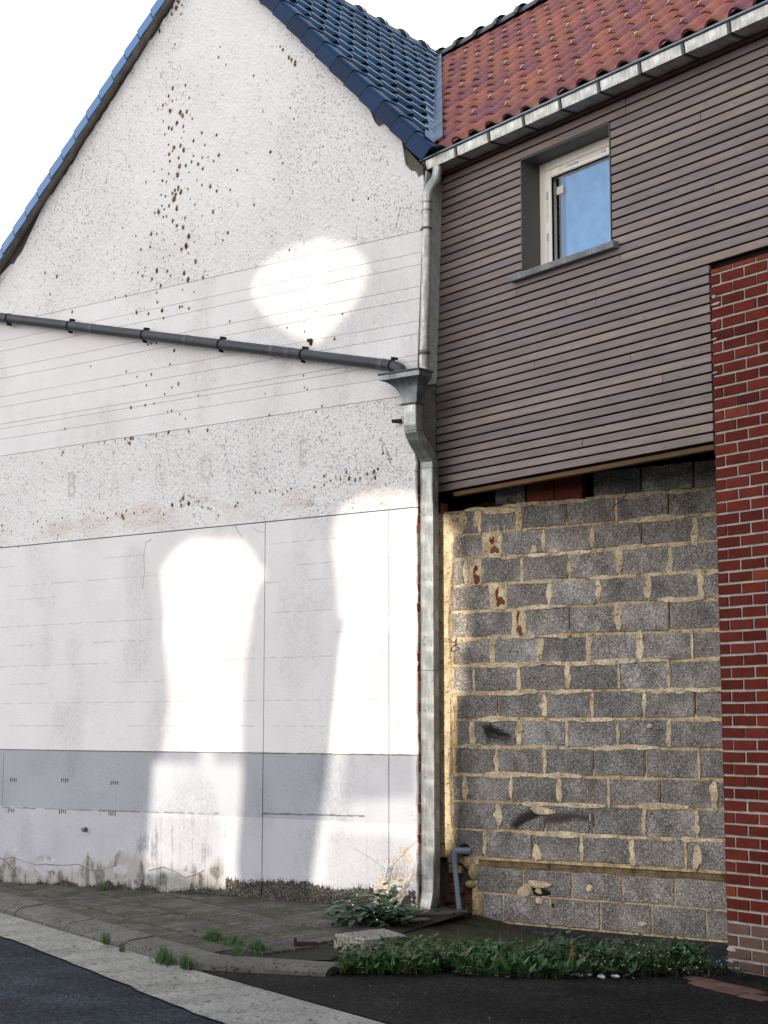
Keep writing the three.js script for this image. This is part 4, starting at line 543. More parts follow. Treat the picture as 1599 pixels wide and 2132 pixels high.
  for (let k = 0; k < 24; k++) { const r = 1 + Math.floor(rnd() * 13), u = rr(0.2, 2.3); part('bed_crack', box(u, u + rr(0.05, 0.16), rowsV[r] - 0.009, rowsV[r] - 0.004, WB - 0.03, WB - 0.003), M.dark, blocks); }
  for (let k = 0; k < 16; k++) { const u = rr(0.45, 0.78), v = rr(2.82, 3.0); part('white_drip', box(u, u + 0.003, v - rr(0.01, 0.08), v, WB, WB + 0.0062), mat({ color: 0xd9d7d0 }), blocks); }
  for (const [u, v, l] of [[1.3, 0.73, 0.05], [1.28, 0.9, 0.02], [1.15, 0.1, 0.03]]) part('white_drip', box(u, u + 0.006, v - l, v, WB, WB + 0.006), mat({ color: 0xd9d7d0 }), blocks);
  // smooth mortar strip down the left jamb
  const jr = []; for (let v = 0.47; v < 3.02; v += 0.06) jr.push([0.085 + 0.02 * Math.sin(v * 5) + rr(-0.012, 0.018), v]);
  part('mortar_jamb', ragged([[-0.04, 0.46], ...jr, [0.05, 3.02], [-0.04, 3.02]], WB - 0.05, WB + 0.006, 0.004, 0.2, 0.6), M.smear, blocks);
  // scorched and oily marks
  const sm = mat({ color: 0x1d1d1f, roughness: 1 });
  const stainMap = (() => { const t = tex(256, 128, (x, y) => 0, true); return t; })();
  void sm; void stainMap;
  // a knocked hole, the exposed old brick at the foot and the tar strip
  part('hole', ragged(blobRing(0.86, 0.155, 0.085, 0.035, 16, 0.35), WB - 0.02, WB - 0.0135, 0.002), M.dark, blocks);
  part('mortar_smear', ragged(blobRing(0.73, 0.15, 0.06, 0.05, 14, 0.3), WB - 0.03, WB - 0.009, 0.005), M.smear, blocks); part('mortar_smear', ragged(blobRing(0.86, 0.205, 0.11, 0.025, 14, 0.3), WB - 0.03, WB - 0.004, 0.006), M.smear, blocks); part('mortar_smear', ragged(blobRing(0.85, 0.155, 0.03, 0.022, 12, 0.3), WB - 0.03, WB - 0.006, 0.005), M.smear, blocks); part('mortar_smear', ragged(blobRing(0.85, 0.085, 0.025, 0.03, 12, 0.3), WB - 0.03, WB - 0.006, 0.005), M.smear, blocks);
  part('hole', ragged(blobRing(0.97, 0.06, 0.014, 0.017, 10, 0.35), WB - 0.03, WB - 0.0125, 0.001), M.dark, blocks);
  part('rubble_bed', box(-0.1, 0.32, -0.3, 0.46, WB - 0.2, WB - 0.06), M.core, blocks);
  for (let r = 0; r < 7; r++) for (let k = 0; k < 2; k++) { const a = 0.02 + k * 0.15 + rr(-0.02, 0.02) + (r % 2) * 0.03, y0 = -0.13 + r * 0.075, z = rr(-0.055, -0.005); part('old_brick', ragged(blockRing(a, a + rr(0.11, 0.14), y0, y0 + 0.062, 4, 0.006), WB - 0.1, WB + z, 0.008, rnd() * 3, rnd() * 3), r > 4 ? M.smear : M.brickOld[(r + k) % 3], blocks); }
  for (const [u, v, rx, ry] of [[0.27, 0.27, 0.05, 0.07], [0.24, 0.17, 0.05, 0.03], [0.31, 0.0, 0.045, 0.1], [0.23, 0.33, 0.06, 0.05], [0.1, 0.3, 0.03, 0.06]]) part('rubble_lump', new THREE.IcosahedronGeometry(1, 2).scale(rx, ry, 0.035), M.mortar, blocks, [u, v, WB - 0.02]);
  part('pipe_hole', new THREE.SphereGeometry(0.055, 12, 8).scale(1, 0.9, 0.5), M.dark, blocks, [0.2, 0.425, WB]);
  const tar = [[WB - 0.02, -0.1], [WB + 0.03, -0.103], [WB + 0.055, -0.125], [WB + 0.06, -0.45], [WB - 0.02, -0.45]];
  part('tar_strip', prismX(tar, 0.36, 2.6), M.soot, blocks);
  part('jamb_wood', box(0.0, 0.025, 3.02, 3.1, WB - 0.05, WB + 0.02), M.brickOld[0], blocks);
  part('twig', tube([[1.66, 3.05, WB + 0.01], [1.63, 2.99, WB + 0.03], [1.57, 2.96, WB + 0.03], [1.54, 2.92, WB + 0.02]], 0.0035, 10, 5), M.rust, blocks);
}

// ================================================================ pipes
{
  const d = atWhite(thing('rainwater_pipe', 'zinc rainwater pipe in the corner, round above a tapered hopper head and square below it', 'drainpipe'));
  part('round_pipe', tube([[0.2, 5.72, -0.02], [0.2, 5.67, -0.015], [0.195, 5.615, 0.0], [0.168, 5.54, 0.045], [0.158, 5.48, 0.06], [0.155, 5.4, 0.06], [0.15, 5.0, 0.06], [0.132, 4.5, 0.058], [0.115, 4.02, 0.055]], 0.038, 90, 18, 0.25), M.zinc, d);
  for (const [u, v, r] of [[0.156, 5.42, 0.0405], [0.156, 5.355, 0.0405], [0.124, 4.24, 0.04]]) part('seam', new THREE.TorusGeometry(r, 0.0022, 6, 24).rotateX(Math.PI / 2), M.zincDark, d, [u, v, 0.06]);
  for (const [u, v] of [[0.149, 5.21], [0.123, 4.22]]) { const b = part('bracket', new THREE.CylinderGeometry(0.0435, 0.0435, 0.018, 20), M.zincDark, d, [u, v, 0.06]); part('bolt', new THREE.CylinderGeometry(0.006, 0.006, 0.12, 8).rotateZ(Math.PI / 2), M.zincDark, b); }
  // hopper: a rim, a short upright band and a hollow-curved taper
  const ring = (a, b, c, e, y) => [[a, y, c], [b, y, c], [b, y, e], [a, y, e]];
  const prof = [[0, 4.075], [0.0, 4.03]], q = []; for (let i = 1; i <= 14; i++) { const t = i / 14; prof.push([0.122 * Math.sin(t * Math.PI / 2) ** 0.9, 4.03 - 0.2 * (0.45 * t + 0.55 * (1 - Math.cos(t * Math.PI / 2)))]); }
  const at = ([t, y]) => ring(-0.225 + t * 1.5, 0.16 - t * 0.52, 0.012 + t * 0.12, 0.178 - t * 0.42, y);
  for (let i = 0; i + 1 < prof.length; i++) { const A = at(prof[i + 1]), B = at(prof[i]); for (let k = 0; k < 4; k++) { const j = (k + 1) % 4; quad(q, A[j], A[k], B[k], B[j]); } }
  part('hopper', boxUV(tri(q)), M.zincOld, d);
  const rim = [[-0.235, 0.17, 0.172, 0.19], [-0.235, 0.17, 0.0, 0.018], [-0.235, -0.217, 0.018, 0.172], [0.152, 0.17, 0.018, 0.172]].map(([a, b, c, e]) => slab(a, b, 4.07, 4.084, c, e, 0.003));
  part('hopper_rim', mergeGeometries(rim), M.zincDark, d);
  part('hopper_lip', mergeGeometries([slab(-0.052, 0.1, 3.822, 3.834, 0.018, 0.136, 0.002)]), M.zincDark, d);
  const path = [[0.024, 3.83, 0.078], [0.024, 3.74, 0.078], [0.024, 3.665, 0.077], [0.026, 3.615, 0.068], [0.032, 3.57, 0.048], [0.042, 3.52, 0.012], [0.052, 3.475, -0.028], [0.06, 3.435, -0.06], [0.064, 3.395, -0.075], [0.066, 3.34, -0.079], [0.066, 2.4, -0.079], [0.066, 1.78, -0.079], [0.066, 1.0, -0.079], [0.067, 0.22, -0.079], [0.064, 0.12, -0.074], [0.052, -0.005, -0.055]];
  const prof2 = [[-0.06, -0.036], [-0.054, -0.042], [0.054, -0.042], [0.06, -0.036], [0.06, 0.036], [0.054, 0.042], [-0.054, 0.042], [-0.06, 0.036]], s = [], rings = path.map((p, i) => {
    const a = path[Math.max(0, i - 1)], b = path[Math.min(path.length - 1, i + 1)], ty = b[1] - a[1], tz = b[2] - a[2], l = Math.hypot(ty, tz), ny = -tz / l * -1, nz = -ty / l;   // the section keeps its width along the wall
    return prof2.map(([x, z]) => [p[0] + x, p[1] + z * (tz / l), p[2] + z * nz]);
  });
  for (let i = 0; i + 1 < rings.length; i++) for (let k = 0; k < 8; k++) { const j = (k + 1) % 8; quad(s, rings[i + 1][k], rings[i + 1][j], rings[i][j], rings[i][k]); }
  part('square_pipe', boxUV(tri(s)), mat({ map: zincMap, color: 0xd0d1cc, metalness: 0.85, roughness: 0.42, bumpMap: smoothcoat, bumpScale: 0.001 }), d);
  for (const [y, u, w] of [[3.34, 0.066, -0.079], [1.78, 0.066, -0.079], [3.62, 0.026, 0.07]]) part('seam', slab(u - 0.0618, u + 0.0618, y - 0.004, y + 0.004, w - 0.044, w + 0.0438, 0.003), M.zincOld, d);
  part('clay_socket', new THREE.CylinderGeometry(0.09, 0.075, 0.09, 16), M.brickOld[0], d, [0.06, -0.06, -0.05]);

  const g = atWhite(thing('sloping_pipe', 'dark grey round pipe sloping down across the white wall into the hopper head', 'pipe'));
  const A = V3(-5.5, 5.405, 0.066), B = V3(-0.2, 4.168, 0.066), D = B.clone().sub(A).normalize(), at2 = (u) => A.clone().addScaledVector(D, (u - A.x) / D.x);
  part('pipe', tube([A.toArray(), at2(-4).toArray(), at2(-3).toArray(), at2(-2).toArray(), at2(-1).toArray(), at2(-0.24).toArray(), [-0.17, 4.157, 0.068], [-0.1, 4.13, 0.075], [-0.07, 4.08, 0.08], [-0.065, 4.03, 0.08]], 0.044, 110, 18, 0.2), M.slate, g);
  const ax = new THREE.Quaternion().setFromUnitVectors(V3(0, 1, 0), D), ringAt = (u, r, h, m, name) => { const p = part(name, new THREE.CylinderGeometry(r, r, h, 20), m, g, at2(u).toArray()); p.quaternion.copy(ax); return p; };
  for (const u of [-3.62, -2.42, -1.42, -1.25, -0.28]) ringAt(u, 0.0462, 0.045, mat({ map: zincMap, color: 0x5c656d, roughness: 0.5 }), 'coupling');
  for (const u of [-4.8, -3.93, -2.95, -2.02, -1.1, -0.185]) { const c = ringAt(u, 0.048, 0.016, M.dark, 'clip'); part('clip_stud', new THREE.BoxGeometry(0.02, 0.05, 0.03).translate(0, 0, 0), M.dark, c).position.set(u > -4.5 ? -0.058 : 0.058, 0, -0.015); part('clip_bolt', new THREE.BoxGeometry(0.02, 0.02, 0.04), M.dark, c).position.set(0.055, 0, -0.02); }

  const w = atWhite(thing('waste_pipe', 'thin grey plastic pipe leaning from a hole low in the block wall', 'pipe'));
  part('pipe', tube([[0.158, 0.36, -0.26], [0.165, 0.28, -0.26], [0.2, 0.02, -0.255], [0.215, -0.1, -0.25]], 0.021, 24, 14), M.pvc, w);
  part('elbow', tube([[0.25, 0.42, -0.34], [0.21, 0.42, -0.3], [0.17, 0.42, -0.268], [0.155, 0.4, -0.26], [0.158, 0.34, -0.26]], 0.0265, 24, 14, 0.4), mat({ color: 0x7d8894, roughness: 0.4 }), w);
  part('collar', new THREE.CylinderGeometry(0.026, 0.026, 0.05, 16), mat({ color: 0xa8b0b8, roughness: 0.45 }), w, [0.213, -0.085, -0.25]);
  const k = atWhite(thing('wire', 'thin bent wire sticking out of the block wall beside the square pipe', 'wire'));
  part('strand', tube([[0.06, 2.035, -0.02], [0.1, 2.02, -0.16], [0.09, 2.03, -0.3], [0.13, 2.0, -0.31], [0.16, 2.03, -0.3], [0.15, 1.97, -0.3], [0.19, 1.96, -0.29], [0.12, 1.93, -0.3], [0.11, 1.97, -0.31], [0.17, 1.99, -0.3]], 0.0028, 60, 5, 0.4), M.rust, k);
}

// ================================================================ ground: S axes run along the kerb (x), up, and towards the road (z)
const atKerb = (g) => { g.position.copy(O_W); g.rotation.y = A_W - 0.3682; return g; };
const S = (u, w) => [u * 0.933 + w * 0.36, -u * 0.36 + w * 0.933];
const py = (T, N) => { const u = 0.933 * T - 0.36 * N, w = 0.36 * T + 0.933 * N; return 0.0134 * u - 0.047 * w; };
const flat = (pts, y, o = []) => { const tris = THREE.ShapeUtils.triangulateShape(pts.map(([a, b]) => new THREE.Vector2(a, -b)), []); const h = typeof y === 'function' ? y : () => y; for (const t of tris) for (const i of t) o.push(pts[i][0], h(pts[i][0], pts[i][1], i), pts[i][1]); const g = boxUV(tri(o)); return g; };
{
  const road = structure('road', 'dark blue-grey asphalt road in the near left corner', 'road');
  const rg = boxUV(new THREE.PlaneGeometry(400, 400, 1, 1).rotateX(-Math.PI / 2));
  part('asphalt', rg, M.asphalt, road, [0, -0.066, -10]); atKerb(road); road.position.y = 0; road.children[0].position.y = -0.066;

  const strip = atKerb(structure('gutter_strip', 'pale concrete gutter strip between the kerb and the asphalt road', 'gutter'));
  const edges = [-6.5, -4.5, -2.46, -0.42, 1.65, 3.7, 5.8, 8];
  const inn = (T) => 2.262 - Math.max(0, T - 1) * 0.02, outr = (T) => 2.745 + Math.max(0, T + 1) * 0.05 + 0.004 * Math.sin(T * 9);
  edges.slice(0, -1).forEach((a, i) => { const b = edges[i + 1], top = [], n = 12; for (let k = 0; k <= n; k++) { const T = a + 0.004 + (b - a - 0.008) * k / n; top.push([T, inn(T)]); } for (let k = n; k >= 0; k--) { const T = a + 0.004 + (b - a - 0.008) * k / n; top.push([T, outr(T) + rr(-0.012, 0.012)]); } part('concrete_slab', flat(top, -0.1585), M.concrete, strip, null); });

  const fore = atKerb(structure('forecourt', 'worn dark asphalt forecourt in front of the weeds', 'ground'));
  const F = [S(0.1, 2.44), S(0.86, 2.735), S(2.33, 3.262), S(6, 4.6), S(12, 6), S(12, -3), S(2.96, 0.45), S(1.95, 0.75), S(1.1, 1.35), S(0.4, 1.8), S(0.12, 2.1)];
  part('asphalt', flat(F, (a, b, i) => [-0.16, -0.155, -0.155, -0.155, -0.15, -0.15, -0.13, -0.14, -0.135, -0.132, -0.135][i]), M.oldAsphalt, fore);
  part('pale_patch', flat([S(3.42, 2.3), S(3.6, 1.78), S(4.6, 2.1), S(4.4, 3.2)], -0.149), M.concrete, fore);

  const kerb = atKerb(structure('kerb', 'row of worn grey concrete kerbstones along the pavement', 'kerb'));
  const kp = [[2.0, -0.05], [2.15, -0.008], [2.19, -0.014], [2.225, -0.034], [2.24, -0.055], [2.25, -0.2], [2.0, -0.2]].map(([n, y]) => [n, y + (n > 2 || y > -0.1 ? 0 : 0)]);
  kp[0][1] = 0.006;
  const Ts = [-6.0, -4.73, -3.63, -2.52, -1.42, -0.3, 0.8];
  Ts.slice(0, -1).forEach((a, i) => { const b = Ts[i + 1], m = part('kerbstone', prismX(kp, a + 0.003, b - 0.003), M.kerb, kerb, [0, py((a + b) / 2, 2.1) + rr(-0.006, 0.004), rr(-0.006, 0.006)]); m.rotation.z = -0.0044; m.rotation.y = rr(-0.004, 0.004); });
  const k2 = part('kerbstone', prismX([[-0.02, -0.112], [0.1, -0.097], [0.24, -0.102], [0.31, -0.113], [0.335, -0.128], [0.34, -0.25], [-0.02, -0.25]], 0, 0.93), M.kerb, kerb, null, 'lone kerbstone turned into the forecourt beside the weeds');
  { const [a, b] = S(-0.06, 2.11); k2.position.set(a, 0, b); k2.rotation.y = 0.3682 + 0.25; }

  const pave = atKerb(structure('pavement', 'mossy grey concrete slab pavement along the foot of the white wall', 'pavement'));
  part('bedding', flat([[-6.5, 2.05], [0.9, 2.05], S(0.75, 1.95), S(0.6, 1.45), S(0.4, -0.2), S(-7, -0.2)], (a, b) => py(a, b) - 0.012), M.soil, pave);
  reseed(51);
  const Ns = [2.0, 1.79, 1.388, 0.985, 0.58, 0.175, -0.23, -0.63, -1.03, -1.43, -1.83, -2.23, -2.63];
  for (let r = 0; r + 1 < Ns.length; r++) {
    let T = -6.4 + rnd() * 0.4;
    while (T < 1.6) {
      const L = rr(0.9, 1.5), a = T + 0.003, n1 = Ns[r] - 0.012, n0 = Ns[r + 1] + 0.012, b = Math.min(T + L - 0.003, (0.33 + 0.36 * (n0 + n1) / 2) / 0.933, 0.656 + (1.977 - n1) / 0.712 - 0.01); T += L; if (b < a + 0.05) continue;
      const U = (t, n) => [0.933 * t - 0.36 * n, 0.36 * t + 0.933 * n]; const c1 = U(a, n1), c2 = U(b, n0);
      if (Math.max(U(a, n1)[1], U(b, n1)[1]) < -0.1) continue; if (U(a, (n0 + n1) / 2)[0] > 0.3) continue; 
      const dy = rr(-0.002, 0.002), tl = rr(-0.002, 0.002), h = (t, n, s) => py(t, n) + dy + (s ? tl : -tl), o = [], c = 0.006;
      const A = [[a, h(a, n1, 1) - c, n1], [b, h(b, n1, 0) - c, n1], [b, h(b, n0, 0) - c, n0], [a, h(a, n0, 1) - c, n0]], B = [[a + c, h(a, n1, 1), n1 - c], [b - c, h(b, n1, 0), n1 - c], [b - c, h(b, n0, 0), n0 + c], [a + c, h(a, n0, 1), n0 + c]];
      quad(o, ...B); for (let k = 0; k < 4; k++) { const j = (k + 1) % 4; quad(o, A[k], A[j], B[j], B[k]); quad(o, [A[k][0], A[k][1] - 0.04, A[k][2]], [A[j][0], A[j][1] - 0.04, A[j][2]], A[j], A[k]); }
      part('paving_slab', boxUV(tri(o), rnd() * 2, rnd() * 2), M.paving[Math.floor(rnd() * 3)], pave);
    }
  }
  // the concrete apron before the block wall
  const apron = atWhite(structure('apron', 'mossy green concrete apron at the foot of the block wall', 'ground'));
  const AP = [[0.3, -0.4, -0.05], [0.8, -0.4, -0.14], [1.3, -0.4, -0.19], [2.75, -0.4, -0.25], [2.6, 0.35, -0.2], [1.86, 0.52, -0.165], [1.49, 0.93, -0.14], [1.08, 1.42, -0.12], [0.36, 1.5, -0.07], [0.3, 0.6, -0.025]];
  part('concrete', flat(AP, (u, w, i) => AP[i][2]), M.moss, apron);
  part('soil', flat([[-0.1, -0.5], [0.9, -0.5], [0.9, -0.2], [0.4, 0.12], [-0.1, 0.05]], (u, w) => -0.03 - 0.2 * Math.max(0, u - 0.3)), M.soil, apron);
  part('soil', flat([[2.2, -0.4], [3.0, -0.6], [3.1, 0.7], [2.6, 1.0], [1.5, 1.1], [1.9, 0.4]], (u, w) => -0.15 - 0.05 * clamp(1 - w)), M.soil, apron);
  // brick paving at the pier
  const bp = atWhite(structure('brick_paving', 'few reddish-brown paving bricks at the foot of the brick wall', 'paving'));
  for (let r = 0; r < 4; r++) for (let k = 0; k < 3; k++) { const m = part('paver', ragged(blockRing(0, 0.2, 0, 0.095, 3, 0.003), -0.04, 0.0, 0.006, rnd() * 3, rnd() * 3).rotateX(-Math.PI / 2), M.brickDusty[(r + k) % 3], bp, [2.72 + r * 0.06 + k * 0.19, -0.126 + rr(-0.004, 0.004), 1.02 + r * 0.085 + k * 0.1 - (r % 2) * 0.03]); m.rotation.y = -0.42; }
}

// ================================================================ small things on the ground
const leafGeo = (l, w, bend) => tri([0, 0, 0, w * 0.5, bend * 0.25 + 0.08 * w, l * 0.35, 0, bend * 0.35, l * 0.4, 0, 0, 0, 0, bend * 0.35, l * 0.4, -w * 0.5, bend * 0.25 + 0.08 * w, l * 0.35, 0, bend * 0.35, l * 0.4, w * 0.5, bend * 0.25 + 0.08 * w, l * 0.35, w * 0.3, bend * 0.7, l * 0.72, 0, bend * 0.35, l * 0.4, w * 0.3, bend * 0.7, l * 0.72, 0, bend, l, 0, bend * 0.35, l * 0.4, 0, bend, l, -w * 0.3, bend * 0.7, l * 0.72, 0, bend * 0.35, l * 0.4, -w * 0.3, bend * 0.7, l * 0.72, -w * 0.5, bend * 0.25 + 0.08 * w, l * 0.35]);
function greens() {
  const P = [], C = [];
  const add = (g, m, col) => { const p = g.attributes.position, v = V3(0, 0, 0); for (let i = 0; i < p.count; i++) { v.fromBufferAttribute(p, i).applyMatrix4(m); P.push(v.x, v.y, v.z); C.push(...col); } };
  const col = (a, b) => { const t = rnd(), s = rr(0.65, 1.25); if (rnd() < 0.07) return [0.2 * s, 0.17 * s, 0.07 * s]; return a.map((x, i) => (x + (b[i] - x) * t) * s); };
  return {
    blade(x, y, z, h, lean, w = 0.0055, a = [0.025, 0.085, 0.014], b = [0.07, 0.19, 0.03]) {
      const t = rr(0, 6.28), dx = Math.cos(t) * lean, dz = Math.sin(t) * lean, px = -Math.sin(t) * w / 2, pz = Math.cos(t) * w / 2, c = col(a, b), k = 0.5;
      P.push(x - px, y, z - pz, x + px, y, z + pz, x + dx * 0.3 + px * k, y + h * 0.6, z + dz * 0.3 + pz * k, x - px, y, z - pz, x + dx * 0.3 + px * k, y + h * 0.6, z + dz * 0.3 + pz * k, x + dx * 0.3 - px * k, y + h * 0.6, z + dz * 0.3 - pz * k, x + dx * 0.3 - px * k, y + h * 0.6, z + dz * 0.3 - pz * k, x + dx * 0.3 + px * k, y + h * 0.6, z + dz * 0.3 + pz * k, x + dx, y + h * 0.95, z + dz);
      for (let i = 0; i < 9; i++) C.push(...c);
    },
    leaf(x, y, z, l, w, pitch, yaw, a = [0.022, 0.085, 0.018], b = [0.065, 0.18, 0.035], roll = 0) { add(leafGeo(l, w, -0.12 * l), new THREE.Matrix4().makeTranslation(x, y, z).multiply(new THREE.Matrix4().makeRotationY(yaw)).multiply(new THREE.Matrix4().makeRotationX(-pitch)).multiply(new THREE.Matrix4().makeRotationZ(roll)), col(a, b)); },
    stem(p, q, r, c = [0.05, 0.08, 0.03]) { const d = V3(...q).sub(V3(...p)), len = d.length(); add(new THREE.CylinderGeometry(r * 0.7, r, len, 4, 1, true).translate(0, len / 2, 0).toNonIndexed(), new THREE.Matrix4().makeTranslation(...p).multiply(new THREE.Matrix4().makeRotationFromQuaternion(new THREE.Quaternion().setFromUnitVectors(V3(0, 1, 0), d.normalize()))), c); },
    flower(x, y, z, r) { add(new THREE.CircleGeometry(r, 5).toNonIndexed(), new THREE.Matrix4().makeTranslation(x, y, z).multiply(new THREE.Matrix4().makeRotationX(rr(-1.2, -0.2))), [0.75, 0.75, 0.68]); },
    build() { const g = tri(P); g.setAttribute('color', new THREE.BufferAttribute(new Float32Array(C), 3)); g.computeVertexNormals(); g.setAttribute('uv', new THREE.BufferAttribute(new Float32Array(P.length / 3 * 2), 2)); return g; },
  };
}
const M_green = new THREE.MeshPhysicalMaterial({ vertexColors: true, roughness: 0.55, side: THREE.DoubleSide, transmission: 0.25, thickness: 0 });
const gy = (u, w) => u < 0.35 && w < 2.2 ? 0.0134 * u - 0.047 * w : -0.128;
{
  reseed(61);
  // the weedy verge: band between two lines
  const near = [[0.96, 2.1], [1.39, 1.78], [1.96, 1.58], [2.42, 1.25], [2.75, 0.78]], far = [[0.52, 1.6], [0.85, 1.05], [1.4, 0.72], [1.95, 0.36], [2.5, 0.3]];
  const on = (l, t) => { const k = Math.min(3.999, t * 4), i = Math.floor(k), f = k - i; return [l[i][0] + (l[i + 1][0] - l[i][0]) * f, l[i][1] + (l[i + 1][1] - l[i][1]) * f]; };
  const spot = (t, s) => { const a = on(near, t), b = on(far, t); return [a[0] + (b[0] - a[0]) * s, a[1] + (b[1] - a[1]) * s]; };
  const v = greens();
  for (let k = 0; k < 5200; k++) { const t = Math.pow(rnd(), 1.3), s = rr(-0.03, 0.72), [u, w] = spot(t, s), dens = fbm(u * 6 + 30, w * 6 + 30, 256, 256, 401, 2); if (dens < 0.36 || rnd() < t * 0.6) continue; v.blade(u + rr(-0.015, 0.015), -0.14, w + rr(-0.015, 0.015), rr(0.04, 0.16) * (0.6 + dens) * (u < 1.05 && w > 1.5 ? 0.55 : 1), rr(0.01, 0.1)); }
  for (let k = 0; k < 620; k++) { const t = rnd(), [u, w] = spot(t, rr(-0.07, 0.8)), h = fbm(u * 4 + 9, w * 4, 256, 256, 403, 2), n = 5 + Math.floor(rnd() * 5), R = rr(0.04, 0.1) * (0.7 + h * 0.6), y0 = -0.135 + rr(0, 0.1) * h * (u < 1.05 && w > 1.5 ? 0.4 : 1); for (let i = 0; i < n; i++) v.leaf(u, y0 + rr(0, 0.02), w, R * rr(0.7, 1.2), R * rr(0.28, 0.5), rr(0.1, 1.2), rr(0, 6.3)); }
  for (let k = 0; k < 420; k++) { const t = rnd(), [u, w] = spot(t, rr(0.1, 0.75)), h = rr(0.06, 0.16); v.stem([u, -0.135, w], [u + rr(-0.03, 0.03), -0.135 + h, w + rr(-0.03, 0.03)], 0.002); for (let i = 0; i < 6; i++) v.leaf(u + rr(-0.015, 0.015), -0.135 + h * rr(0.3, 1), w + rr(-0.015, 0.015), rr(0.03, 0.065), rr(0.018, 0.038), rr(-0.2, 0.8), rr(0, 6.3)); }
  for (let k = 0; k < 90; k++) { const [u, w] = spot(rnd(), rr(0.0, 0.7)), h = rr(0.12, 0.26); v.stem([u, -0.14, w], [u + rr(-0.06, 0.06), -0.14 + h, w + rr(-0.05, 0.05)], 0.0016, rnd() < 0.5 ? [0.16, 0.13, 0.07] : [0.06, 0.1, 0.03]); }
  for (let k = 0; k < 40; k++) { const [u, w] = spot(rnd(), rr(-0.06, 0.5)); v.leaf(u, -0.125, w, rr(0.03, 0.06), rr(0.015, 0.03), rr(-0.1, 0.2), rr(0, 6.3), [0.14, 0.09, 0.04], [0.22, 0.15, 0.08]); }
  const verge = atWhite(thing('weeds', 'band of grass and broad-leaved weeds growing along the foot of the apron', 'weeds')); verge.userData.kind = 'stuff';
  part('grass_and_leaves', v.build(), M_green, verge);
  // low clump with tiny white flowers at the right end
  const f = greens(); reseed(63);
  for (let k = 0; k < 900; k++) { const t = rnd(), u = 2.1 + t * 0.72 + rr(-0.05, 0.05), w = 1.25 - t * 0.42 + rr(-0.2, 0.2), env = Math.sin(Math.PI * clamp(t * 0.8 + 0.12)) * 0.17, y = -0.135 + rr(0.2, 1) * env; f.leaf(u, y, w, rr(0.014, 0.03), rr(0.012, 0.02), rr(-0.3, 0.9), rr(0, 6.3), [0.025, 0.07, 0.02], [0.05, 0.11, 0.03]); if (k % 4 === 0) f.stem([u, -0.14, w], [u + rr(-0.02, 0.02), y, w + rr(-0.02, 0.02)], 0.0015); if (k % 11 === 0) f.flower(u, y + 0.012, w + 0.01, 0.0042); }
  part('leaves', f.build(), M_green, atWhite(thing('flowering_weed', 'low spreading weed with tiny white flowers beside the brick wall', 'plant')));
  // taller broad-leaved seedling with a brown seed head
  const s = greens(); reseed(65);
  for (let k = 0; k < 9; k++) { const u = 2.02 + rr(-0.1, 0.1), w = 1.2 + rr(-0.08, 0.08), h = rr(0.16, 0.28); s.stem([u, -0.14, w], [u + rr(-0.04, 0.04), -0.14 + h, w], 0.003); for (let i = 0; i < 8; i++) s.leaf(u + rr(-0.01, 0.01), -0.13 + h * (i + 1) / 8, w, rr(0.05, 0.1), rr(0.03, 0.05), rr(-0.1, 0.8), rr(0, 6.3), [0.035, 0.1, 0.03], [0.07, 0.17, 0.05]); }
  const tall = atWhite(thing('tall_weed', 'tallest leafy weed of the band with a brown dried head, before the tar strip', 'plant')); part('leaves', s.build(), M_green, tall);
  for (let k = 0; k < 7; k++) part('dry_head', new THREE.IcosahedronGeometry(rr(0.012, 0.022), 1), mat({ color: 0x6a5a44, roughness: 1 }), tall, [2.1 + rr(-0.02, 0.02), 0.05 - k * 0.025, 1.27 + rr(-0.015, 0.015)]);
  // the dark leafy plant behind the stone
  const p = greens(); reseed(67);
  const base = [0.16, -0.03, 0.66], branch = (du, dh, dw, n) => { du *= 0.85; dh *= 0.85; const q = [base[0] + du, base[1] + dh, base[2] + dw]; p.stem(base, q, 0.005, [0.04, 0.05, 0.025]); for (let i = 0; i < n; i++) { const t = rr(0.1, 1.02), c = [0, 1, 2].map((m) => base[m] + (q[m] - base[m]) * t + rr(-0.06, 0.06)); p.leaf(c[0], c[1], c[2], rr(0.06, 0.1), rr(0.04, 0.062), rr(-0.5, 0.45), rr(0, 6.3), [0.02, 0.075, 0.03], [0.055, 0.15, 0.055]); if (i % 22 === 3) p.flower(c[0] + 0.01, c[1] + 0.02, c[2] + 0.03, 0.007); } };
  for (const a of [[-0.42, 0.13, 0.12, 34], [-0.36, 0.17, -0.05, 40], [-0.22, 0.2, 0.1, 48], [-0.12, 0.26, -0.12, 44], [-0.06, 0.28, -0.2, 30], [0.08, 0.22, 0.05, 54], [0.2, 0.18, -0.05, 54], [0.3, 0.13, 0.0, 44], [0.34, 0.08, 0.1, 34], [-0.3, 0.08, 0.3, 34], [0.25, 0.08, 0.2, 34], [0.0, 0.13, 0.25, 48], [-0.2, 0.1, 0.2, 40], [0.1, 0.1, 0.15, 40]]) branch(...a);
  for (let k = 0; k < 14; k++) { const a = [base[0] + rr(-0.2, 0.15), 0.24, base[2] - 0.3], h = rr(0.06, 0.17); p.stem(a, [a[0] + rr(-0.05, 0.05), 0.24 + h, a[2]], 0.0015); for (let i = 0; i < 7; i++) p.leaf(a[0] + rr(-0.04, 0.04), 0.24 + h * rr(0.3, 1), a[2] + rr(-0.02, 0.02), 0.014, 0.009, rr(-0.5, 1), rr(0, 6), [0.05, 0.06, 0.03], [0.09, 0.1, 0.05]); }
  part('leaves', p.build(), M_green, atWhite(thing('leafy_plant', 'bushy dark green plant with small white flowers behind the loose concrete lump', 'plant')));
